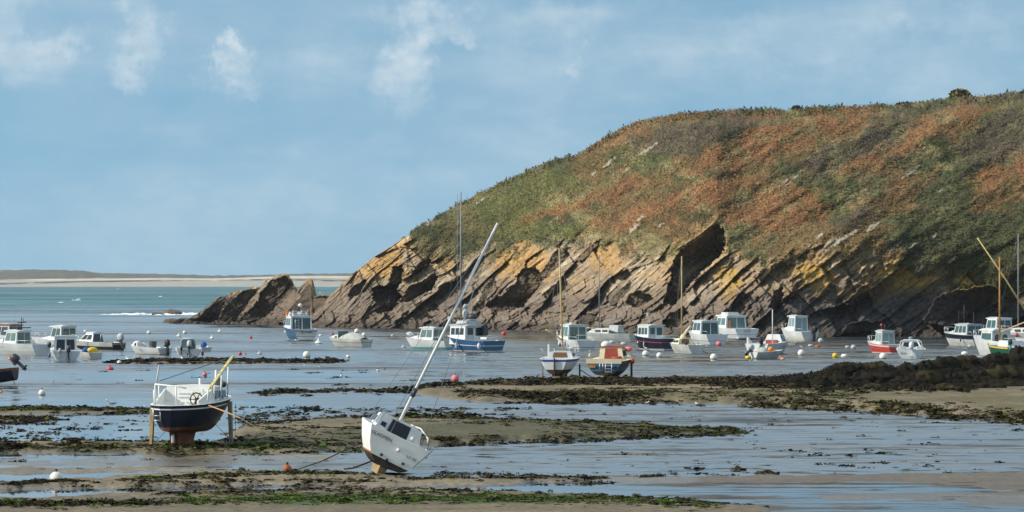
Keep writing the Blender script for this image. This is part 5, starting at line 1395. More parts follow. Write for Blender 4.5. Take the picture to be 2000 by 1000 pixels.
rail(r, [(-1.0, -0.5, 2.6), (-1.0, -0.5, 2.95), (1.0, -0.5, 2.95), (1.0, -0.5, 2.6)], 0.03)
b = MB(); b.tube([(0, 0.9, 2.7), (0, 0.9, 4.4)], 0.10, 8); b.ball((0, 0.9, 3.5), 0.3, sz=1.4); b.ball((0, 0.9, 4.15), 0.24); b.build('radar_mast', GREYW, r)
b = MB(); b.ball((0.35, 0.3, 3.2), 0.45, sz=0.8); b.build('covered_dinghy_bundle', DARKG, r); b = MB(); b.tube([(0.3, 0.3, 2.7), (0.3, 0.3, 4.7)], 0.03, 5); b.build('antenna', GREYSPAR, r)
mast(r, -0.55, 0.9, 2.5, 14.9, 0.085, GREYSPAR, spread=(0.5, 0.5), stays=[(-1.35, 2.0, 2.6)]); mast(r, -0.8, 1.1, 4.3, 14.7, 0.03, GREYSPAR, 'furled_forestay')
b = MB(); b.tube([(-0.9, 2.2, 2.2), (-0.9, 2.2, 3.25)], 0.16, 8); b.build('exhaust_stack', GREYW, r); b = MB(); b.box((1.0, -0.8, 1.9), (0.5, 0.5, 0.9), bev=0.1); b.ball((1.0, -0.8, 2.45), 0.2); b.build('fuel_drum', DARKG, r)
b = MB(); b.box((0.3, -2.6, 1.25), (2.0, 0.9, 0.2)); b.build('fish_box', WHITE, r)
for y in (-2.9, 0.4): fender(r, (-1.5, y, 0.55), 0.16, 0.6, WHITE)
rail(r, [(1.2, -3.1, 1.2), (1.2, -3.1, 1.5), (-0.6, -3.1, 1.5), (-0.6, -3.1, 1.2)], 0.025)
# -- right of centre
def ex(r, sh, L, B):
    dome(r, (-0.2, 0.1, 2.1), 0.22, pole=0.25); rail(r, [(-1.05, -2.8, 0.9), (-1.05, -2.8, 1.35), (1.05, -2.8, 1.35), (1.05, -2.8, 0.9)], 0.025); fender(r, (-1.2, 0.4, 0.4), 0.1, 0.5, DARKG)
pilot_boat(1119, 681, 26, 'white pilot boat with white dome on its roof, behind a pale mast', 6.0, 2.5, cab=(-1.0, 1.2), ch=1.4, fs=0.85, fb=1.25, glass=GLASSG, extra=ex, cw=0.86, line=(0.1, 0.16), line_mat=DARKG)
r, sh = sail_hull(1186, 667, 58, 'small pale sailing yacht with thin grey mast, moored close under the cliff', 6.4, 2.3, 0.85, 1.05, 0.5, BILGE, OFFWHITE, cock=0.4, tw=0.7)
coach_roof(r, -0.6, 2.4, 1.6, 0.9, 0.5, OFFWHITE, 0.7); mast(r, 0, 1.0, 1.4, 9.4, 0.065, GREYSPAR, spread=(0.45, 0.5), stays=[(0, 3.0, 1.1), (0, -3.1, 0.9)])
b = MB(); b.tube([(0, 0.95, 1.9), (0, -1.8, 2.6)], 0.06, 6); b.build('boom', GREYSPAR, r); pulpit(r, 6.4, sh, 0.5)
b = MB(); b.rings([[(-0.7, -0.6, 1.3), (0.7, -0.6, 1.3), (0.55, -0.6, 1.8), (-0.55, -0.6, 1.8)], [(-0.7, -1.7, 1.0), (0.7, -1.7, 1.0), (0.5, -1.7, 1.75), (-0.5, -1.7, 1.75)]], 0, smooth=False); b.build('spray_hood', GREYW, r)
r = boat('fishing_boat', 1276, 683, 33, 'dark blue fishing boat with small white wheelhouse and a thin red line', 'fishing boat')
sh = hull(r, 5.8, 2.6, 1.1, 1.5, 0.6, BILGE, NAVY, cock=0.42, gun=WHITE, wl=0.13, wlm=GREYW, line=(0.58, 0.63), line_mat=RED)
w, co = cabin(r, -0.4, 1.5, 1.8, 1.7, 0.65, 1.62, 0.1, 0.0, WHITE, 3, 3, ('door',), OFFWHITE, (0.35, 0.12), glass=GLASS, vlo=0.5, vhi=0.9, camber=0.08)
b = MB(); b.tube([(0, 0.6, 2.5), (0, 0.6, 3.5)], 0.04, 6); b.build('roof_pole', GREYW, r); b = MB(); b.box((-0.15, 0.6, 3.35), (0.34, 0.24, 0.28), bev=0.06); b.build('radar_reflector', GREYW, r); antenna(r, (0.6, 0.4, 2.5), 1.2)
pulpit(r, 5.8, sh, 0.55, DARKG); rail(r, [(1.1, -2.7, 1.1), (1.1, -2.7, 1.35), (-1.0, -2.7, 1.35), (-1.0, -2.7, 1.1)], 0.03, WHITE); fender(r, (-1.25, -0.2, 0.5), 0.08, 0.6, GREYW)
r, sh = sail_hull(1337, 690, 22, 'small white sailing boat with pale wooden mast and bundled cream sail, seen from astern', 5.2, 2.05, 0.8, 0.95, 0.4, BILGE, OFFWHITE, cock=0.42, tw=0.85, gun=PALEWOOD)
co = coach_roof(r, -0.3, 1.9, 1.5, 0.85, 0.45, CREAM, 0.6); pane(co, [(-0.45, -0.3, 0.88), (0.35, -0.3, 0.88), (0.3, -0.3, 1.3), (-0.4, -0.3, 1.3)], 0, 1, 0, 1, TEAK, 'hatch', 0.02)
mast(r, -0.05, 0.5, 1.2, 8.8, 0.075, PALEWOOD, stays=[(0.8, 0.3, 0.95), (-0.8, 0.3, 0.95), (0, 2.5, 1.0)])
b = MB(); b.tube([(0, 0.3, 1.5), (0.25, 0.1, 2.0), (0.45, -0.3, 2.45)], 0.16, 7, r1=0.10); b.ball((0, 0.3, 1.45), 0.28); b.build('bundled_sail', SAILC, r)
b = MB(); b.box((0.15, -2.55, 0.45), (0.08, 0.06, 1.1)); b.build('rudder', ORANGE, r); b = MB(); b.ball((-0.85, -2.2, 0.95), 0.16); b.build('stern_bundle', BLACK, r)
def ex(r, sh, L, B):
    b = MB(); b.tube([(0.2, 0.3, 2.15), (0.2, 0.3, 2.5)], 0.06, 6); b.box((0.2, 0.3, 2.55), (0.25, 0.1, 0.1)); b.build('roof_lamp', WHITE, r); antenna(r, (-0.2, 0.4, 2.1), 1.6)
pilot_boat(1376, 672, 20, 'white pilot boat with big green windows, in front of the large white cruiser', 6.6, 2.75, cab=(-1.4, 1.2), ch=1.3, fs=1.05, fb=1.4, glass=GLASS, extra=ex, line=(0.30, 0.34), line_mat=DARKG, cw=0.80, over=(0.25, 0.45))
r = boat('flybridge_cruiser', 1426, 662, 22, 'large white cruiser with high wheelhouse and orange lifejacket behind its glass', 'motor cruiser')
sh = hull(r, 8.8, 3.3, 1.2, 1.7, 0.5, BILGE, WHITE, cock=0.32, wl=0.10, wlm=DARKG, line=(0.38, 0.42), line_mat=DARKG)
w, co = cabin(r, -1.6, 1.9, 2.7, 2.35, 0.8, 1.75, 1.0, 0.1, WHITE, 3, 2, ('glass',), None, (0.3, 0.5), glass=GLASSG, vlo=0.45, vhi=0.9, roof_t=0.16)
b = MB(); b.box((0, 0.0, 2.88), (1.9, 1.7, 0.30), taper=0.85, bev=0.25); b.build('roof_hatch', OFFWHITE, r); pane(co, w['back'], 0.12, 0.23, 0.30, 0.75, ORANGE, 'life_jacket', 0.02)
antenna(r, (0.1, 0.2, 3.0), 1.0); antenna(r, (-0.8, 0.4, 3.0), 0.6); b = MB(); b.box((0, -4.6, 0.2), (2.7, 0.5, 0.08)); b.build('swim_platform', WHITE, r); lettering(r, 'ALTAIR', (0.0, -4.42, 0.95), 0.22, INKG, (R(90), 0, 0))
f = MB(); f.rings([[(-1.0, 1.75, 1.35), (1.0, 1.75, 1.35), (0.8, 1.75, 1.75), (-0.8, 1.75, 1.75)], [(-0.4, 3.6, 1.6), (0.4, 3.6, 1.6), (0.3, 3.6, 1.66), (-0.3, 3.6, 1.66)]], 0, smooth=False); f.build('fore_cabin', WHITE, r); pulpit(r, 8.8, sh, 0.6)
# -- bow rider with dinghy lying in front
r = boat('runabout', 1506, 691, -32, 'bright white speedboat with windscreen and red-brown seat back, behind a small white dinghy', 'motor boat')
sh = hull(r, 5.6, 2.6, 0.95, 1.25, 0.4, BILGE, WHITE, cock=0.55)
cabin(r, 0.4, 1.9, 1.9, 1.2, 0.9, 0.85, 0.9, 0.1, WHITE, 2, 1, (), None, (0, 0), glass=GLASSG, roof=False, vlo=0.25, vhi=0.9)
b = MB(); b.rings([[(-0.9, 0.5, 1.2), (0.9, 0.5, 1.2), (0.7, 1.0, 1.75), (-0.7, 1.0, 1.75)], [(-0.9, 0.47, 1.2), (0.9, 0.47, 1.2), (0.7, 0.97, 1.75), (-0.7, 0.97, 1.75)]], 0, smooth=False); b.build('windscreen', CLEAR, r)
b = MB(); b.box((-0.1, 0.3, 1.0), (1.2, 0.12, 0.5), bev=0.04); b.build('seat_back', REDBROWN, r); outboard(r, 0.5, -2.75, 0.9, 0.9, BLACK, -0.4)
b = MB(); b.tube([(0.25, -0.2, 0.9), (0.25, -0.2, 4.0)], 0.05, 6); b.build('whip_antenna', WHITE, r); antenna(r, (-0.7, 0.5, 1.2), 1.2); pulpit(r, 5.6, sh, 0.45)
b = MB(); b.rings([[(-1.25, -2.3, 0.9), (-1.1, -2.3, 0.9), (-1.1, -2.3, 1.5), (-1.25, -2.3, 1.5)], [(-1.25, -1.7, 0.9), (-1.1, -1.7, 0.9), (-1.1, -1.6, 1.1), (-1.25, -1.6, 1.1)]], 0, smooth=False); b.build('stern_cheek', WHITE, r)
lettering(r, 'BR 845', (1.3, 0.2, 0.65), 0.25, INKG, (R(84), 0, R(92)))
r = boat('dinghy', 1497, 701, -48, 'small white dinghy with tilted outboard and orange gear, tied in front of the white speedboat', 'dinghy')
sh = hull(r, 3.6, 1.6, 0.6, 0.75, 0.2, BILGE, OFFWHITE, cock=0.75, floor=0.2, line=(0.5, 0.6), line_mat=GREYW)
outboard(r, -0.1, -1.75, 0.65, 0.95, GREYW, -0.9, DARKG); b = MB(); b.ball((0.3, 0.2, 0.8), 0.25); b.ball((0.0, 0.7, 0.75), 0.2); b.build('orange_float_heap', ORANGE, r); fender(r, (-0.55, -1.8, 0.12), 0.12, 0.3, BLUEP)
b = MB(); b.ball((0, -0.5, 0.65), 0.35, sx=1.5); b.build('net_heap', TARP, r); b = MB(); b.ball((-0.35, -1.9, 0.15), 0.18, sx=1.4); b.build('yellow_bag', YELLOW, r); lettering(r, 'BR', (-0.45, -1.83, 0.38), 0.26, INK, (R(90), 0, 0))
pilot_boat(1556, 665, 26, 'white pilot boat with narrow pale wheelhouse and black outboard, alone against the dark cliff', 5.8, 2.5, cab=(-1.0, 0.9), ch=1.65, fs=1.0, fb=1.4, glass=CLEAR, motor=(1.35, BLACK), motorx=0.35, cw=0.72, over=(0.15, 0.4), wlm=CREAM, wl=0.2, back=('glass',))
def ex(r, sh, L, B):
    b = MB(); b.tube([(0.1, 0.5, 2.0), (0.1, 0.5, 2.7)], 0.02, 5); b.ball((0.1, 0.5, 2.55), 0.12); b.build('roof_lamp', RED, r); fender(r, (0.6, -2.5, 0.35), 0.1, 0.4, WHITE)
pilot_boat(1725, 689.5, 24, 'red boat with white boxy wheelhouse, the only red one afloat', 5.0, 2.0, top=RED, cab=(-0.9, 0.5), ch=1.2, fs=0.75, fb=1.1, glass=CLEAR, extra=ex, gun=WHITE, stripe=WHITE, cabm=OFFWHITE, wl=0.1, wlm=WHITE, cw=0.72, over=(0.05, 0.1), fr=0.2)
r = boat('runabout', 1779, 699, -6, 'white runabout with curved canopy frame and white outboard, right of the red boat', 'motor boat')
sh = hull(r, 5.4, 2.5, 0.75, 1.0, 0.35, BILGE, WHITE, cock=0.6)
outboard(r, 0.0, -2.7, 0.8, 1.1, WHITE, -0.15); dome(r, (0, 0.9, 1.5), 0.2, CLEAR, 'lamp_dome', 0.15)
b = MB(); b.tube([(-1.0, -0.5, 0.8), (-0.85, -0.3, 1.4), (-0.6, -0.3, 1.52), (0.6, -0.3, 1.52), (0.85, -0.3, 1.4), (1.05, -0.5, 0.8)], 0.06, 6); b.tube([(0.55, -0.3, 1.5), (0.6, -1.6, 1.3), (0.95, -2.2, 0.8)], 0.05, 6); b.build('canopy_frame', WHITE, r)
cabin(r, 0.1, 1.8, 1.8, 1.4, 0.75, 0.65, 0.9, 0.1, WHITE, 3, 1, ('pair',), None, (0.05, 0.05), glass=GLASSD, vlo=0.35, vhi=0.9)
for x in (-0.7, 0.65):
    b = MB(); b.box((x, -1.2, 0.7), (0.5, 0.6, 0.6), bev=0.06); b.build('seat', OFFWHITE, r)
rail(r, [(-1.1, -2.5, 0.8), (-1.15, -1.2, 1.15), (-1.0, 0.2, 1.2)], 0.02); lettering(r, 'BR 236', (-0.65, -2.73, 0.45), 0.16, INK, (R(90), 0, 0))
def ex(r, sh, L, B):
    b = MB(); b.tube([(0.3, 0.2, 1.9), (0.3, 0.2, 4.1)], 0.06, 6); b.tube([(-0.4, 0.2, 1.9), (-0.4, 0.2, 3.6)], 0.03, 5); b.tube([(-0.1, 0.2, 3.3), (0.8, 0.2, 3.3)], 0.04, 5); b.build('gantry', TIMBER, r)
pilot_boat(1881, 675, 30, 'boat with navy topsides, pale stained lower hull and glazed wheelhouse, below the cliff at right', 5.8, 2.6, top=OFFWHITE, cab=(-1.9, 0.6), ch=1.0, fs=1.1, fb=1.4, glass=GLASS, extra=ex, stripe=NAVY, stripe_z=(0.58, 0.98), cw=0.82, cabm=GREYW, over=(0.1, 0.2), nsd=3)
# -- cluster at the right edge
def ex(r, sh, L, B):
    b = MB(); b.ball((0.95, -1.0, 1.35), 0.5, sz=1.2, sx=0.7); b.build('blue_cover', BLUEP, r)
pilot_boat(1953, 671, 25, 'white cabin boat with blue cover, half hidden behind the arched wheelhouse at right', 7.5, 3.0, cab=(-0.8, 1.6), ch=1.6, fs=1.0, fb=1.4, glass=GLASS, extra=ex, cw=0.7)
r = boat('fishing_boat', 1945, 694, 24, 'white fishing boat with arched back windows in its wheelhouse, near the right edge', 'fishing boat')
sh = hull(r, 6.8, 2.7, 1.25, 1.75, 0.5, OFFWHITE, WHITE, cock=0.5)
cabin(r, -0.9, 1.2, 1.95, 1.85, 0.75, 1.42, 0.25, 0.0, OFFWHITE, 3, 1, ('arch',), WHITE, (0.25, 0.35), glass=GLASS, camber=0.16, vlo=0.45, vhi=0.85)
pulpit(r, 6.8, sh, 0.5); rail(r, [(-1.2, -3.2, 1.25), (-1.2, -3.2, 1.55), (1.2, -3.2, 1.55), (1.2, -3.2, 1.25)], 0.025)
r = boat('sailing_boat', 1961, 699, 16, 'green and turquoise boat with yellow rail and orange mast at the right edge', 'sailing boat')
sh = hull(r, 5.6, 2.2, 0.95, 1.25, 0.45, TURQ, GREEN, YELLOW, (0.84, 0.98), cock=0.62, transom=TURQ, wl=0.12, wlm=WOOD)
mast(r, 0.0, 0.9, 0.9, 8.6, 0.085, WOOD); b = MB(); b.tube([(0.05, 0.75, 2.2), (0.9, -1.6, 2.95), (1.2, -2.4, 3.2)], 0.06, 6); b.build('boom', PALEWOOD, r)
outboard(r, -0.75, -2.75, 1.15, 0.85, BLACK, -0.2, TURQ); b = MB(); b.box((0.1, -1.2, 1.25), (1.7, 2.0, 0.5), taper=0.9, bev=0.15); b.build('white_cover', WHITE, r)
r, sh = sail_hull(2052, 686, 55, 'white sailing boat at the right edge with a long yellow spar slanting left', 7.0, 2.4, 1.0, 1.25, 0.5, BILGE, WHITE, cock=0.45)
coach_roof(r, -0.5, 2.4, 1.7, 1.05, 0.5, WHITE); b = MB(); b.tube([(0.0, 0.8, 1.2), (-2.0, 3.55, 6.6), (-3.75, 5.7, 10.6)], 0.10, 7, r1=0.06); b.build('slanting_spar', PALEWOOD, r)
r, sh = sail_hull(2010, 672, 55, 'white yacht at the right edge with an upright grey mast', 8.0, 2.7, 1.1, 1.35, 0.5, BILGE, OFFWHITE, cock=0.45)
coach_roof(r, -0.5, 2.6, 1.8, 1.15, 0.5, OFFWHITE); mast(r, 0, 1.25, 1.6, 11.5, 0.08, GREYSPAR, spread=(0.5, 0.5), stays=[(0, 3.9, 1.3)]); pulpit(r, 8.0, sh, 0.6)
fender(r, (-1.35, 0.8, 0.9), 0.2, 0.5, REDB)

# ------------------------------------------------------------------ boats aground
AG = 'boats left standing on the flats by the tide'
def leg(root, x, y, z0, z1, r=0.06, m=TIMBER):
    b = MB(); b.box((x, y, (z0 + z1) / 2), (r * 2, r * 2.4, z1 - z0)); b.box((x, y, z0 + 0.03), (r * 4.5, r * 4.5, 0.05)); return b.build('beaching_leg', m, root)
def keel(root, y0, y1, z0, z1, w, m, rake=0.15, name='keel'):
    b = MB(); b.rings([[(-w, y0, z0), (w, y0, z0), (w, y1, z0), (-w, y1, z0)], [(-w * 1.3, y0 - rake * 0.0, z1), (w * 1.3, y0, z1), (w * 1.3, y1 + rake * 3, z1), (-w * 1.3, y1 + rake * 3, z1)]], 0, smooth=False); return b.build(name, m, root)

# inflatable at the far left
r = boat('dinghy', -22, 752, 80, 'dark blue dinghy with brown rim and tilted black outboard, beached at the left edge', 'dinghy', z=0.30, group=AG, pitch=-6)
sh = hull(r, 3.6, 1.7, 0.62, 0.75, 0.28, BLACK, NAVY, TEAK, (0.70, 0.97), gun=TEAK, cock=0.8, floor=0.15, p0=0.4, deckm=GREYWOOD)
outboard(r, 0, -1.85, 0.85, 1.0, DARKG, -0.75)

# white and blue sailing boat
r, sh = sail_hull(1095, 741, -8, 'white beached sailing boat with blue stripe, left of the navy beached motor boat', 6.2, 2.55, 0.68, 0.86, 0.50, BROWNAF, WHITE, z=0.72, group=AG, stripe=STRIPE, stripe_z=(0.74, 0.97), cock=0.45, tw=0.62, wl=0.02, p0=0.36)
co = coach_roof(r, -0.3, 2.2, 1.75, 0.72, 0.38, WHITE, 0.8); pane(co, [(-0.5, -0.3, 0.74), (0.5, -0.3, 0.74), (0.42, -0.3, 1.08), (-0.42, -0.3, 1.08)], 0, 1, 0, 1, TEAK, 'hatch', 0.02)
mast(r, 0.05, 0.8, 1.1, 8.0, 0.07, PALEWOOD, lean=(-0.25, 0), spread=(0.15, 0.55), stays=[(1.1, 0.6, 1.0), (-1.1, 0.6, 1.0), (0, 3.0, 1.1), (0, -3.0, 0.9)])
b = MB(); b.tube([(0.0, 0.7, 1.9), (-1.0, 0.0, 2.6)], 0.05, 6); b.build('boom', PALEWOOD, r)
b = MB(); b.box((-0.62, -1.5, 1.15), (0.12, 0.12, 1.0)); b.build('boom_crutch', WHITEP, r)
b = MB(); b.box((-0.02, -3.15, 0.12), (0.07, 0.22, 1.3)); b.build('rudder', TIMBER, r); keel(r, -1.6, 0.4, -0.73, -0.3, 0.30, BROWNAF)
leg(r, -1.2, 0.0, -0.73, 0.4, 0.04, GREYWOOD); leg(r, 1.25, 0.2, -0.73, 0.3, 0.05, TIMBER); pulpit(r, 6.2, sh, 0.5)
rail(r, [(-0.75, -3.0, 0.85), (-0.8, -3.05, 1.3), (-1.1, -2.0, 1.35)], 0.02); rail(r, [(0.75, -3.0, 0.85), (0.8, -3.05, 1.3), (1.15, -1.5, 1.4)], 0.02)
# navy motor boat with cream wheelhouse
r = boat('cabin_boat', 1196, 747.5, -12, 'navy beached motor boat with cream wheelhouse, red-brown back panel and stern ladder', 'motor boat', z=0.80, group=AG)
sh = hull(r, 6.0, 2.6, 0.66, 0.98, 0.42, BILGE, NAVY, STEEL, (0.05, 0.25), gun=CREAM, cock=0.42, tw=0.88, transom=STEEL, p0=0.30, wl=0.10, wlm=STEEL, deckm=CREAM)
w, co = cabin(r, -0.5, 1.5, 1.75, 1.35, 0.38, 1.10, 0.45, 0.1, CREAM, 3, 2, (), REDBROWN, (0.06, 0.15), glass=GLASSD, camber=0.04, roof_t=0.05, vlo=0.5)
pane(co, w['back'], 0.22, 0.78, 0.02, 0.94, REDBROWN, 'door', 0.02); b = MB(); b.tube([(0.05, -0.56, 0.78), (0.70, -0.56, 0.78)], 0.13, 8); b.build('rolled_cover', REDBROWN, r)
dome(r, (-0.45, 0.2, 1.5), 0.33, WHITE, 'radar_dome', 0.12)
b = MB(); rg = []
zt, bt = sh(-3.0)
b.rings([[(-1.12, -3.02, 0.50), (1.12, -3.02, 0.50), (1.12, -2.9, 0.50), (-1.12, -2.9, 0.50)], [(-1.16, -3.04, 0.80), (1.16, -3.04, 0.80), (1.16, -2.9, 0.80), (-1.16, -2.9, 0.80)]], 0, smooth=False); b.build('stern_coaming', CREAM, r)
b = MB()
for x in (0.12, 0.52): b.tube([(x, -3.1, -0.12), (x, -3.1, 0.52)], 0.03, 5)
for z_ in (-0.02, 0.18, 0.38): b.box((0.32, -3.1, z_), (0.4, 0.05, 0.04))
b.build('stern_ladder', ALU, r); b = MB(); b.tube([(-0.25, -3.08, 0.1), (-0.25, -3.08, 0.52)], 0.03, 5); b.tube([(-0.05, -3.08, 0.1), (-0.05, -3.08, 0.52)], 0.03, 5); b.build('trim_bracket', ALU, r)
pane(r, [(-1.0, -3.01, 0.22), (-0.55, -3.01, 0.22), (-0.55, -3.02, 0.42), (-1.0, -3.02, 0.42)], 0, 1, 0, 1, WOOD, 'nameplate', 0.02)
keel(r, -2.4, 1.2, -0.81, -0.25, 0.10, BROWNAF, 0.3); leg(r, 1.32, -0.4, -0.8, 0.65, 0.06, TIMBER); leg(r, -0.95, 0.6, -0.8, 0.0, 0.04, GREYWOOD)
fender(r, (1.4, -0.6, 0.6), 0.16, 0.4, BUOYBR); b = MB(); b.ball((1.0, 0.3, 1.35), 0.17, sx=1.4); b.build('pink_float', PINK, r); pulpit(r, 6.0, sh, 0.5); fender(r, (-1.1, -2.0, 1.0), 0.08, 0.25, WHITE)

# the big navy sailing boat on two legs, left foreground
r, sh = sail_hull(379, 876, -12, 'navy sailing boat with rust-red keel standing on wooden legs in the left foreground', 6.9, 2.5, 0.86, 1.12, 0.34, RUST, NAVY, z=0.93, group=AG, stripe=BRIGHT, stripe_z=(0.80, 0.86), gun=BRIGHT,
                   cock=0.40, deckm=BRIGHT, tw=0.18, canoe=True, wl=0.03, wlm=RUST, p0=0.31, floor=0.42)
co = coach_roof(r, -0.75, 2.6, 1.95, 0.82, 0.68, BRIGHT, 0.9, camber=0.07, tm=0.9)
wl_ = [(-1.0, -0.75, 0.80), (1.0, -0.75, 0.80), (0.9, -0.75, 1.46), (-0.9, -0.75, 1.46)]
for k in range(2): pane(co, wl_, 0.30, 0.54, 0.42 + 0.22 * k, 0.46 + 0.22 * k, GREYW, 'vent', 0.02)
pane(co, wl_, 0.60, 0.82, 0.02, 0.95, BRIGHT, 'door', 0.03); pane(co, wl_, 0.845, 0.99, 0.05, 0.8, WHITE, 'locker', 0.03)
b = MB(); ring = [(0.42 + 0.25 * math.cos(t), -1.02, 1.02 + 0.25 * math.sin(t)) for t in [2 * math.pi * k / 16 for k in range(17)]]; b.tube(ring, 0.028, 6)
for k in range(6):
    t = k * math.pi / 3; b.tube([(0.42, -1.02, 1.02), (0.42 + 0.31 * math.cos(t), -1.02, 1.02 + 0.31 * math.sin(t))], 0.018, 5)
b.box((0.42, -0.95, 0.75), (0.14, 0.12, 0.66)); b.build('steering_wheel', TIMBER, r)
# cockpit coamings, port side shades the bulkhead
for sd in (1, -1):
    b = MB(); b.rings([[(sd * 1.04, -0.72, 0.85), (sd * 0.97, -0.72, 0.85), (sd * 0.92, -0.72, 1.42), (sd * 0.97, -0.72, 1.42)], [(sd * 0.88, -2.2, 0.85), (sd * 0.80, -2.2, 0.85), (sd * 0.8, -2.2, 1.0), (sd * 0.86, -2.2, 1.0)]], 0, smooth=False); b.build('coaming', BRIGHT, r)
b = MB()
for p in ([(-1.04, -1.2, 0.85), (-1.04, -1.2, 1.62)], [(-0.80, -2.35, 0.85), (-0.80, -2.4, 1.62)], [(-1.0, -1.9, 0.85), (-1.0, -1.95, 1.4)], [(0.15, -2.75, 0.85), (0.15, -2.75, 1.58)]): b.tube(p, 0.03, 6)
b.tube([(-1.04, -1.2, 1.62), (-0.80, -2.4, 1.64), (0.15, -2.75, 1.58), (0.55, -2.7, 1.5)], 0.028, 6); b.tube([(-0.80, -2.4, 1.3), (-1.04, -1.2, 0.95)], 0.025, 6); b.build('pushpit', BRIGHT, r)
b = MB(); b.tube([(-0.95, -1.9, 1.4), (-0.80, -1.9, 2.35)], 0.04, 6); b.build('stanchion', GREYW, r); b = MB(); b.tube([(-0.8, -1.9, 1.75), (0.2, -1.0, 2.15), (1.15, 0.5, 2.55)], 0.022, 5); b.build('boat_hook', GREYSPAR, r)
for (x, y, t) in ((0.0, 2.9, 2.05), (-0.45, 2.2, 1.75)):
    b = MB(); b.tube([(x, y, 1.0), (x, y, t)], 0.05, 7); b.build('samson_post', WHITEP, r)
b = MB(); b.tube([(1.12, 1.6, 2.65), (1.2, -0.5, 1.95), (1.28, -1.9, 1.5)], 0.042, 6); b.tube([(1.0, 1.6, 2.58), (1.08, -0.5, 1.88), (1.16, -1.9, 1.44)], 0.03, 6)
for k in range(8):
    f = k / 7; b.tube([(1.12 + .15 * f, 1.6 - 3.5 * f, 2.65 - 1.15 * f), (1.0 + .15 * f, 1.6 - 3.5 * f, 2.58 - 1.14 * f)], 0.025, 5)
b.build('boarding_ladder', PALEYEL, r)
for (y, t) in ((0.9, 2.35), (0.0, 2.05), (-0.9, 1.78), (-1.7, 1.5)):
    b = MB(); b.tube([(1.08, y, 0.95), (1.12, y, t)], 0.03, 6); b.build('rail_post', BRIGHT, r)
b = MB(); b.rings([[(0.5, 1.0, 1.5), (0.8, 1.0, 1.5), (0.8, 1.3, 1.5), (0.5, 1.3, 1.5)], [(0.55, 1.05, 1.8), (0.75, 1.05, 1.8), (0.75, 1.25, 1.8), (0.55, 1.25, 1.8)]], 0, smooth=False); b.ball((0.95, 0.8, 1.55), 0.12); b.build('winch', DARKG, r)
# rudder, keel, ladder, legs
b = MB(); b.rings([[(-0.035, -2.75, -0.95), (0.035, -2.75, -0.95), (0.035, -2.15, -0.95), (-0.035, -2.15, -0.95)], [(-0.035, -3.10, 0.0), (0.035, -3.10, 0.0), (0.035, -2.70, 0.0), (-0.035, -2.70, 0.0)], [(-0.03, -3.62, 0.86), (0.03, -3.62, 0.86), (0.03, -3.50, 0.86), (-0.03, -3.50, 0.86)]], 0, smooth=False); b.build('rudder', RUST, r)
b = MB(); b.rings([[(-0.11, -2.15, -0.95), (0.11, -2.15, -0.95), (0.11, -0.7, -0.95), (-0.11, -0.7, -0.95)], [(-0.11, -2.45, -0.4), (0.11, -2.45, -0.4), (0.13, -0.2, -0.3), (-0.13, -0.2, -0.3)], [(-0.13, -2.6, -0.08), (0.13, -2.6, -0.08), (0.2, 0.3, -0.2), (-0.2, 0.3, -0.2)]], 0, smooth=False); b.build('keel', RUST, r)
pane(r, [(0.05, -3.0, 0), (0.051, -2.75, 0), (0.051, -2.75, 0.3), (0.05, -3.0, 0.3)], 0, 1, -1.9, -0.9, BRIGHT, 'anode', 0.03)
b = MB()
for x in (-0.50, -0.22): b.tube([(x, -3.50, 0.25), (x, -3.54, 0.78)], 0.028, 5)
for z_ in (0.3, 0.48): b.tube([(-0.50, -3.51, z_), (-0.22, -3.51, z_)], 0.022, 5)
b.build('stern_ladder', ALU, r)
for sd, m_, yy in ((-1, PALEWOOD, -1.0), (1, GREYWOOD, 0.9)):
    b = MB(); x = 1.36 * sd if sd < 0 else 1.18
    b.rings([[(x - 0.075, yy - 0.09, 0.88), (x + 0.075, yy - 0.09, 0.88), (x + 0.075, yy + 0.09, 0.88), (x - 0.075, yy + 0.09, 0.88)][::-1], [(x + .06 * sd - 0.06, yy - 0.08, -0.93), (x + .06 * sd + 0.06, yy - 0.08, -0.93), (x + .06 * sd + 0.06, yy + 0.08, -0.93), (x + .06 * sd - 0.06, yy + 0.08, -0.93)][::-1]], 0, smooth=False)
    b.build('beaching_leg', m_, r)
    b = MB()
    for yy2 in (-2.2, 2.6): b.tube([(1.39 * sd, yy, -0.8), (0.9 * sd if yy2 < 0 else 0.9 * sd, yy2, 0.75)], 0.009, 4)
    b.build('leg_guy', DROPE, r)

# the small white sailing boat lying over on its bilge, centre foreground
ROLL = 26.4
r, sh = sail_hull(747, 922, 7, 'small white sailing boat heeled over on wet sand with a tall slanting mast, centre foreground', 5.8, 2.45, 0.88, 1.02, 0.36, BILGE, DIRTYW, roll=ROLL, z=0.50, group=AG, stripe=DIRTYW, gun=BRIGHT, tr_wl=False, cock=0.42, tw=0.9, transom=DIRTYW, wl=0.05, wlm=REDLINE, p0=0.30, floor=0.45)
co = coach_roof(r, -0.55, 2.0, 1.82, 0.86, 0.50, DIRTYW, 0.8, side_panes=2, camber=0.05, tm=0.86)
b = MB(); b.rings([[(-0.88, -0.56, 0.50), (0.88, -0.56, 0.50), (0.78, -0.56, 1.36), (-0.78, -0.56, 1.36)], [(-0.88, -0.60, 0.50), (0.88, -0.60, 0.50), (0.78, -0.60, 1.36), (-0.78, -0.60, 1.36)]], 0, smooth=False); bk = b.build('bulkhead', DIRTYW, r)
wb = [(-0.88, -0.60, 0.50), (0.88, -0.60, 0.50), (0.78, -0.60, 1.36), (-0.78, -0.60, 1.36)]
pane(bk, wb, 0.30, 0.74, 0.30, 0.97, GLASSD, 'hatch', 0.02); pane(bk, wb, 0.12, 0.23, 0.52, 0.72, GLASSD, 'window', 0.02)
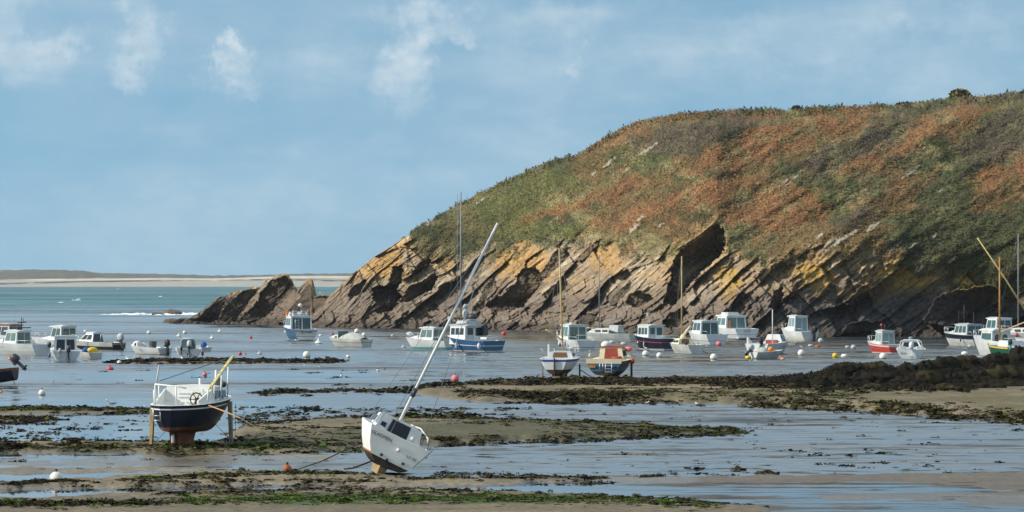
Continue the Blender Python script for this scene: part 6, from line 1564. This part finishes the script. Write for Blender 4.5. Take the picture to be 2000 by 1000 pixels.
b = MB(); b.ball((0.58, -0.66, 1.02), 0.075); b.build('compass', WHITE, bk)
mast(r, 0.02, 0.35, 1.38, 8.95, 0.058, WHITEP, stays=None)
for p in ((-1.05, 0.2, 0.92), (1.05, 0.2, 0.92), (0, 2.85, 1.04), (-0.4, -2.8, 0.88)):
    q = MB(); q.tube([p, (0.02, 0.35, 8.7)], 0.012, 4); q.build('stay', GREYSPAR, r)
b = MB(); b.tube([(0.02, 0.30, 2.3), (0.02, 0.30, 2.62)], 0.08, 7); b.build('gooseneck', DARKG, r)
b = MB(); b.tube([(0.45, 0.6, 1.42), (0.75, 0.0, 1.45), (1.05, -0.7, 1.25), (1.08, -0.9, 1.1)], 0.03, 6); b.build('grab_rail', WHITE, r)
b = MB(); b.box((-0.86, -2.45, 1.10), (0.09, 0.09, 0.55)); b.build('stern_post', WHITE, r); b = MB(); b.box((-0.72, -0.95, 1.15), (0.05, 0.05, 0.55)); b.build('side_post', WHITE, r)
b = MB(); b.rings([[(-0.97, -2.86, 0.87), (-0.60, -2.86, 0.87), (-0.60, -2.0, 0.88), (-1.0, -2.0, 0.88)], [(-0.94, -2.82, 0.97), (-0.62, -2.82, 0.93), (-0.62, -2.0, 0.96), (-0.97, -2.0, 1.0)]], 0, smooth=False); b.build('quarter_locker', WHITE, r)
keel(r, -1.9, 0.6, -0.56, -0.2, 0.11, OCHRE, 0.2)
lettering(r, 'GLADMEN', (-0.62, -2.935, 0.66), 0.16, INK, (R(90), 0, 0)); lettering(r, 'LC 95', (0.60, -2.935, 0.42), 0.14, INKG, (R(90), 0, 0))
b = MB(); b.ball((0.08, -2.95, 0.48), 0.06); b.build('drain_boss', WHITE, r)
for (x, z_) in ((-0.36, 0.10), (-0.12, 0.02), (0.42, 0.14)):
    b = MB(); b.box((x, -2.95, z_), (0.08, 0.10, 0.08)); b.build('rudder_fitting', BLACK, r)
b = MB(); b.tube([(0.98, -2.8, 0.86), (0.85, -2.85, 1.3), (0.75, -2.85, 1.75)], 0.014, 5); b.build('stay_tail', OLIVER, r); fender(r, (1.02, -2.85, 0.72), 0.05, 0.25, BLACK)

# ------------------------------------------------------------------ ropes on the flats
def rope(pts, label, m=DROPE, rad=0.018, cat='rope', name='rope'):
    b = MB(); b.tube(pts, rad, 5); o = b.build(name, m); tag(o, label, cat); return o
def w3(px, py, Y):
    return ((px - 1000) / FPX * Y, Y, HC - (py - HZ) / FPX * Y)
rope([w3(408, 792, 125), w3(440, 804, 123), w3(470, 817, 121)], 'tan mooring rope hanging from the stern of the navy boat on legs', ROPE, 0.025)
rope([w3(470, 817, 121), w3(520, 845, 119), w3(580, 866, 119), w3(640, 882, 120)], 'thin olive line running down from the tan rope to the weed beside the heeled boat', OLIVER, 0.014)
rope([w3(705, 866, 113), w3(672, 880, 113.5), w3(630, 900, 113.8), w3(575, 919, 114.2)], 'dark mooring rope from the white heeled boat to the brown-orange buoy', DROPE, 0.022)
rope([w3(745, 890, 112), w3(722, 902, 111.5), w3(690, 914, 111.6), w3(672, 916, 111.8)], 'weedy chain hanging from the bilge of the heeled boat', DROPE, 0.03, 'chain', 'chain')
rope([w3(845, 880, 109.5), w3(825, 898, 109), w3(806, 914, 109)], 'dark line hanging down across the stern of the heeled boat', DROPE, 0.012)
rope([w3(1133, 722, 222), w3(1158, 738, 219), w3(1180, 746, 218)], 'dark rope between the two beached boats near the far bank', DROPE, 0.03)
rope([w3(1362, 680, 302), w3(1372, 686, 302), w3(1382, 690, 301.5)], 'mooring rope sloping into the water from the small sailing boat with a bundled sail', DROPE, 0.03)
rope([w3(22, 735, 212), w3(30, 752, 210), w3(42, 761, 202)], 'black mooring line from the outboard of the beached dinghy at left', DROPE, 0.025)
rope([w3(1810, 691, 301), w3(1850, 690.5, 302), w3(1890, 689, 304)], 'dark floating rope stretched right from the white runabout', DROPE, 0.03)

# ------------------------------------------------------------------ buoys
def buoy(px, py, dpx, kind, label, m=None, group='mooring buoys', sink=0.18, gull=False):
    s = (py - HZ) / HC
    rad = dpx / s / 2
    x, y = at(px, py)
    o = empty('buoy', (x, y, 0)); tag(o, label, 'buoy', group)
    m = m or BUOYW
    b = MB()
    if kind == 'ball': b.ball((0, 0, rad * (1 - sink * 2)), rad, nu=16, nv=10)
    elif kind == 'low': b.ball((0, 0, rad * 0.12), rad, nu=14, nv=8, sz=0.75)
    elif kind == 'cone':
        n = 12
        prof = [(0.75, -0.25), (1.0, 0.05), (0.95, 0.25), (0.62, 0.62), (0.28, 0.85), (0.20, 1.25), (0.12, 1.5)]
        b.rings([[(rad * f * math.cos(2 * math.pi * k / n), rad * f * math.sin(2 * math.pi * k / n), rad * z) for k in range(n)] for f, z in prof], 0)
    b.build('float', m, o)
    w = MB(); n = 12
    hh = rad * (0.10 if kind != 'ball' else 0.16)
    q = {'ball': 0.88, 'low': 1.0, 'cone': 1.0}[kind]
    w.rings([[(rad * (q + 0.02) * math.cos(2 * math.pi * k / n), rad * (q + 0.02) * math.sin(2 * math.pi * k / n), z) for k in range(n)] for z in (-0.05, hh)], 0)
    w.build('waterline_slime', SLIME, o)
    if kind != 'cone':
        t = MB(); zt = rad * (1 - sink * 2) + rad if kind == 'ball' else rad * 0.87
        t.tube([(0, 0, zt - 0.03), (0, 0, zt + 0.08)], 0.04, 6); t.build('lifting_eye', SLIME, o)
    return o
BU = [
    (82, 772, 14, 'ball', 'large white ball buoy stranded at the left, below the gull and the dinghy', None), (110, 943, 27, 'ball', 'biggest white ball buoy, half buried in black weed at bottom left', None),
    (233, 711, 9, 'ball', 'white ball buoy at the left tip of the thin weed bar', None), (291, 652, 8, 'ball', 'white buoy above the small open boat with black outboard', None),
    (349, 657, 9, 'cone', 'tall white buoy just above the stern-on runabout', None), (361, 652, 8, 'ball', 'white buoy right of the tall one above the stern-on runabout', None),
    (414, 661, 9, 'cone', 'white cone buoy right of the stern-on runabout, the nearer of two', None), (429, 648, 8, 'cone', 'white cone buoy below the rocky tip, the farther of two', None),
    (507, 692, 11, 'cone', 'grey white cone buoy near the red balls in the middle left', BUOYG), (599, 698, 15, 'ball', 'large white ball buoy with dark marks below the flybridge cruiser', None),
    (680, 699, 8, 'ball', 'white buoy below the boat with the grey tarpaulin', None), (626, 656, 8, 'low', 'low white buoy touching the stern of the flybridge cruiser', None),
    (622, 671, 15, 'cone', 'broad white cone buoy right under the stern of the flybridge cruiser', None), (697, 650, 10, 'ball', 'white buoy above the tarpaulin-covered boat', None),
    (711, 657, 9, 'ball', 'white buoy by the right end of the tarpaulin-covered boat', None), (767, 656, 8, 'low', 'pale pinkish low buoy left of the turquoise-lined pilot boat', BUOYG),
    (788, 679, 10, 'cone', 'grey cone buoy left of the turquoise-lined pilot boat', BUOYG), (889, 744, 15, 'ball', 'big faded pink ball buoy right of the slanting mast', PINK),
    (738, 725, 5, 'ball', 'tiny white float left of the slanting mast', None), (751, 722, 5, 'low', 'tiny dark red float left of the slanting mast', BUOYBR), (667, 735, 5, 'ball', 'tiny white float alone on the smooth water in the middle', None),
    (624, 716, 4, 'low', 'tiny white float below the tip of the thin weed bar', None), (595, 713, 4, 'low', 'tiny white float just under the thin weed bar', None),
    (215, 722, 15, 'low', 'large red and white flattened buoy left of the navy boat', REDB), (20, 702, 10, 'low', 'orange buoy below the leftmost pilot boat', ORANGE), (31, 707, 9, 'low', 'red buoy beside the orange one at the left edge', REDB),
    (400, 734, 9, 'ball', 'pink and white buoy seen just above the navy boat', PINK), (469, 693, 7, 'ball', 'red ball buoy in the middle left, the larger of a pair', REDB), (480, 693, 4, 'low', 'tiny dark red float beside the red ball in the middle left', BUOYBR),
    (490, 661, 6, 'ball', 'small red buoy left of the flybridge cruiser', REDB), (650, 655, 6, 'ball', 'small dark red buoy between the flybridge cruiser and the tarpaulin boat', BUOYBR),
    (984, 655, 10, 'ball', 'red ball buoy right of the blue fishing boat', REDB), (939, 751, 8, 'low', 'small red buoy lying at the edge of the far bank', REDB), (1064, 747, 12, 'ball', 'orange-red ball buoy by the leg of the white beached sailing boat', ORANGE),
    (1223, 754, 11, 'ball', 'yellow ball buoy by the leg of the navy beached motor boat', YELLOW), (997, 768, 8, 'low', 'flattened yellow buoy lying on the weed of the far bank', YELLOW),
    (1261, 695, 13, 'ball', 'white buoy with a gull on it below the dark blue fishing boat', None), (1288, 698, 12, 'ball', 'white buoy with dark top right of the one below the dark blue fishing boat', None),
    (1394, 702, 14, 'ball', 'large white ball buoy right of the small sailing boat with bundled sail', None), (1565, 694, 14, 'ball', 'white buoy with a gull on it right of the white dinghy', None),
    (1631, 698, 11, 'ball', 'orange-yellow ball buoy left of a white one in the right half', YELLOW), (1649, 697, 14, 'low', 'white low buoy next to the orange-yellow ball', None), (1583, 676, 10, 'low', 'grey buoy below the pilot boat with black outboard', BUOYG),
    (1597, 678, 12, 'low', 'flat dark orange float right of the grey buoy', BUOYBR), (1603, 669, 11, 'ball', 'pale grey ball buoy close under the dark cliff', BUOYG), (1655, 679, 10, 'low', 'grey buoy in the shade left of the red boat, the left of two', BUOYG),
    (1667, 682, 11, 'ball', 'grey white buoy left of the red boat, the right of two', BUOYG), (1725, 701, 15, 'ball', 'large white ball buoy in front of the red boat', None), (1746, 689, 9, 'ball', 'yellow buoy between the red boat and the white runabout', YELLOW),
    (1404, 675, 11, 'ball', 'pink-red buoy at the stern of the pilot boat with big green windows', PINK), (1529, 702, 10, 'low', 'orange buoy at the right end of the white dinghy', ORANGE), (1884, 692, 14, 'low', 'white buoy with orange mark left of the white fishing boat', None),
    (1895, 677, 10, 'low', 'pale buoy with dark foot beside the boat with navy topsides', BUOYG), (561, 921, 17, 'ball', 'brown-orange buoy on the sand at the end of the dark rope', BUOYBR), (1195, 670, 13, 'low', 'grey white ball buoy under the small pale yacht, the left of two', BUOYG),
    (1218, 673, 13, 'low', 'grey white ball buoy under the small pale yacht, the right of two', BUOYG), (2, 766, 9, 'low', 'orange and white float at the left edge beside the beached dinghy', ORANGE)]
for (px, py, d, k, lb, m_) in BU: buoy(px, py, d, k, lb, m_)

# ------------------------------------------------------------------ gulls
def gull(px, py, hpx, label, heading=90.0, z=None, flying=False, Y=None):
    s = (py - HZ) / HC if Y is None else FPX / Y
    if Y is None: x, y = at(px, py); zz = 0.0
    else: x, y, zz = w3(px, py, Y)
    k = hpx / s / 0.36                                   # built 0.36 m tall
    o = empty('gull', (x, y, zz if z is None else z), R(heading)); o.scale = (k, k, k)
    tag(o, label, 'gull', 'gulls on the flats')
    b = MB(); n = 10
    prof = [(-0.24, 0.010, 0.17), (-0.16, 0.045, 0.18), (-0.05, 0.075, 0.19), (0.06, 0.078, 0.21), (0.13, 0.055, 0.25), (0.16, 0.040, 0.29), (0.19, 0.042, 0.325), (0.225, 0.034, 0.33), (0.245, 0.012, 0.325)]
    b.rings([[(r_ * math.cos(2 * math.pi * q / n), y_, z_ + r_ * math.sin(2 * math.pi * q / n)) for q in range(n)] for y_, r_, z_ in prof], 0)
    b.build('body', FEATHW, o)
    t = MB(); t.tube([(0, 0.24, 0.325), (0, 0.29, 0.312)], 0.011, 5, r1=0.004); t.build('beak', YELLOW, o)
    for sd in (-1, 1):
        w = MB()
        if flying: w.rings([[(sd * 0.05, 0.10, 0.23), (sd * 0.05, -0.06, 0.22), (sd * 0.05, 0.0, 0.245)], [(sd * 0.32, 0.09, 0.34), (sd * 0.32, -0.04, 0.33), (sd * 0.32, 0.02, 0.35)], [(sd * 0.6, -0.05, 0.26), (sd * 0.6, -0.08, 0.26), (sd * 0.6, -0.06, 0.265)]], 0)
        else: w.rings([[(sd * 0.06, 0.10, 0.20), (sd * 0.083, 0.09, 0.22), (sd * 0.05, 0.08, 0.265)], [(sd * 0.075, -0.08, 0.17), (sd * 0.085, -0.08, 0.20), (sd * 0.04, -0.08, 0.24)], [(sd * 0.01, -0.30, 0.19), (sd * 0.02, -0.30, 0.195), (sd * 0.005, -0.30, 0.20)]], 0)
        w.build('wing', FEATHG, o)
        if not flying:
            l = MB(); l.tube([(sd * 0.03, 0.0, 0.13), (sd * 0.03, 0.01, 0.0)], 0.007, 5); l.box((sd * 0.03, 0.03, 0.005), (0.035, 0.06, 0.01)); l.build('leg', ORANGE, o)
    return o
gull(217, 796, 16, 'gull standing upright on the weed left of the navy boat', 120)
gull(250, 706, 9, 'white gull at the left end of the thin weed bar', 60); gull(357, 704, 8, 'white gull on the thin weed bar below the stern-on runabout', 60)
gull(567, 703, 6, 'small gull on the right half of the thin weed bar', 100); gull(1387, 750, 11, 'gull walking on the far bank right of the beached boats', -80); gull(1264, 791, 8, 'gull at the water edge below the yellow buoy', -60)
gull(1361, 792, 7, 'gull at the water edge right of the middle', 60); gull(103, 748, 6, 'gull with spread wings low over the water above the stranded white buoy', -70, flying=True)
gull(283, 796, 5, 'tiny gull left of the leg of the navy boat', 80); gull(1262, 683, 6, 'gull perched on the white buoy below the dark blue fishing boat', 80, Y=at(1261, 695)[1]); gull(1566, 681, 6, 'gull perched on the white buoy right of the white dinghy', 100, Y=at(1565, 694)[1])

# ------------------------------------------------------------------ sea air
b = MB(); b.box((0, 2850, 38.5), (9600, 6300, 83.0))
hz = b.build('haze', bpy.data.materials.new('sea_air')); tag(hz, 'thin sea haze over the bay', 'haze', kind='stuff')
hm = hz.data.materials[0]; hm.use_nodes = True
nt = hm.node_tree; nt.nodes.clear()
vo = nt.nodes.new('ShaderNodeOutputMaterial'); pv = nt.nodes.new('ShaderNodeVolumePrincipled')
pv.inputs['Color'].default_value = (0.80, 0.88, 0.95, 1); pv.inputs['Density'].default_value = 0.00005; pv.inputs['Anisotropy'].default_value = 0.2
nt.links.new(pv.outputs[0], vo.inputs['Volume'])
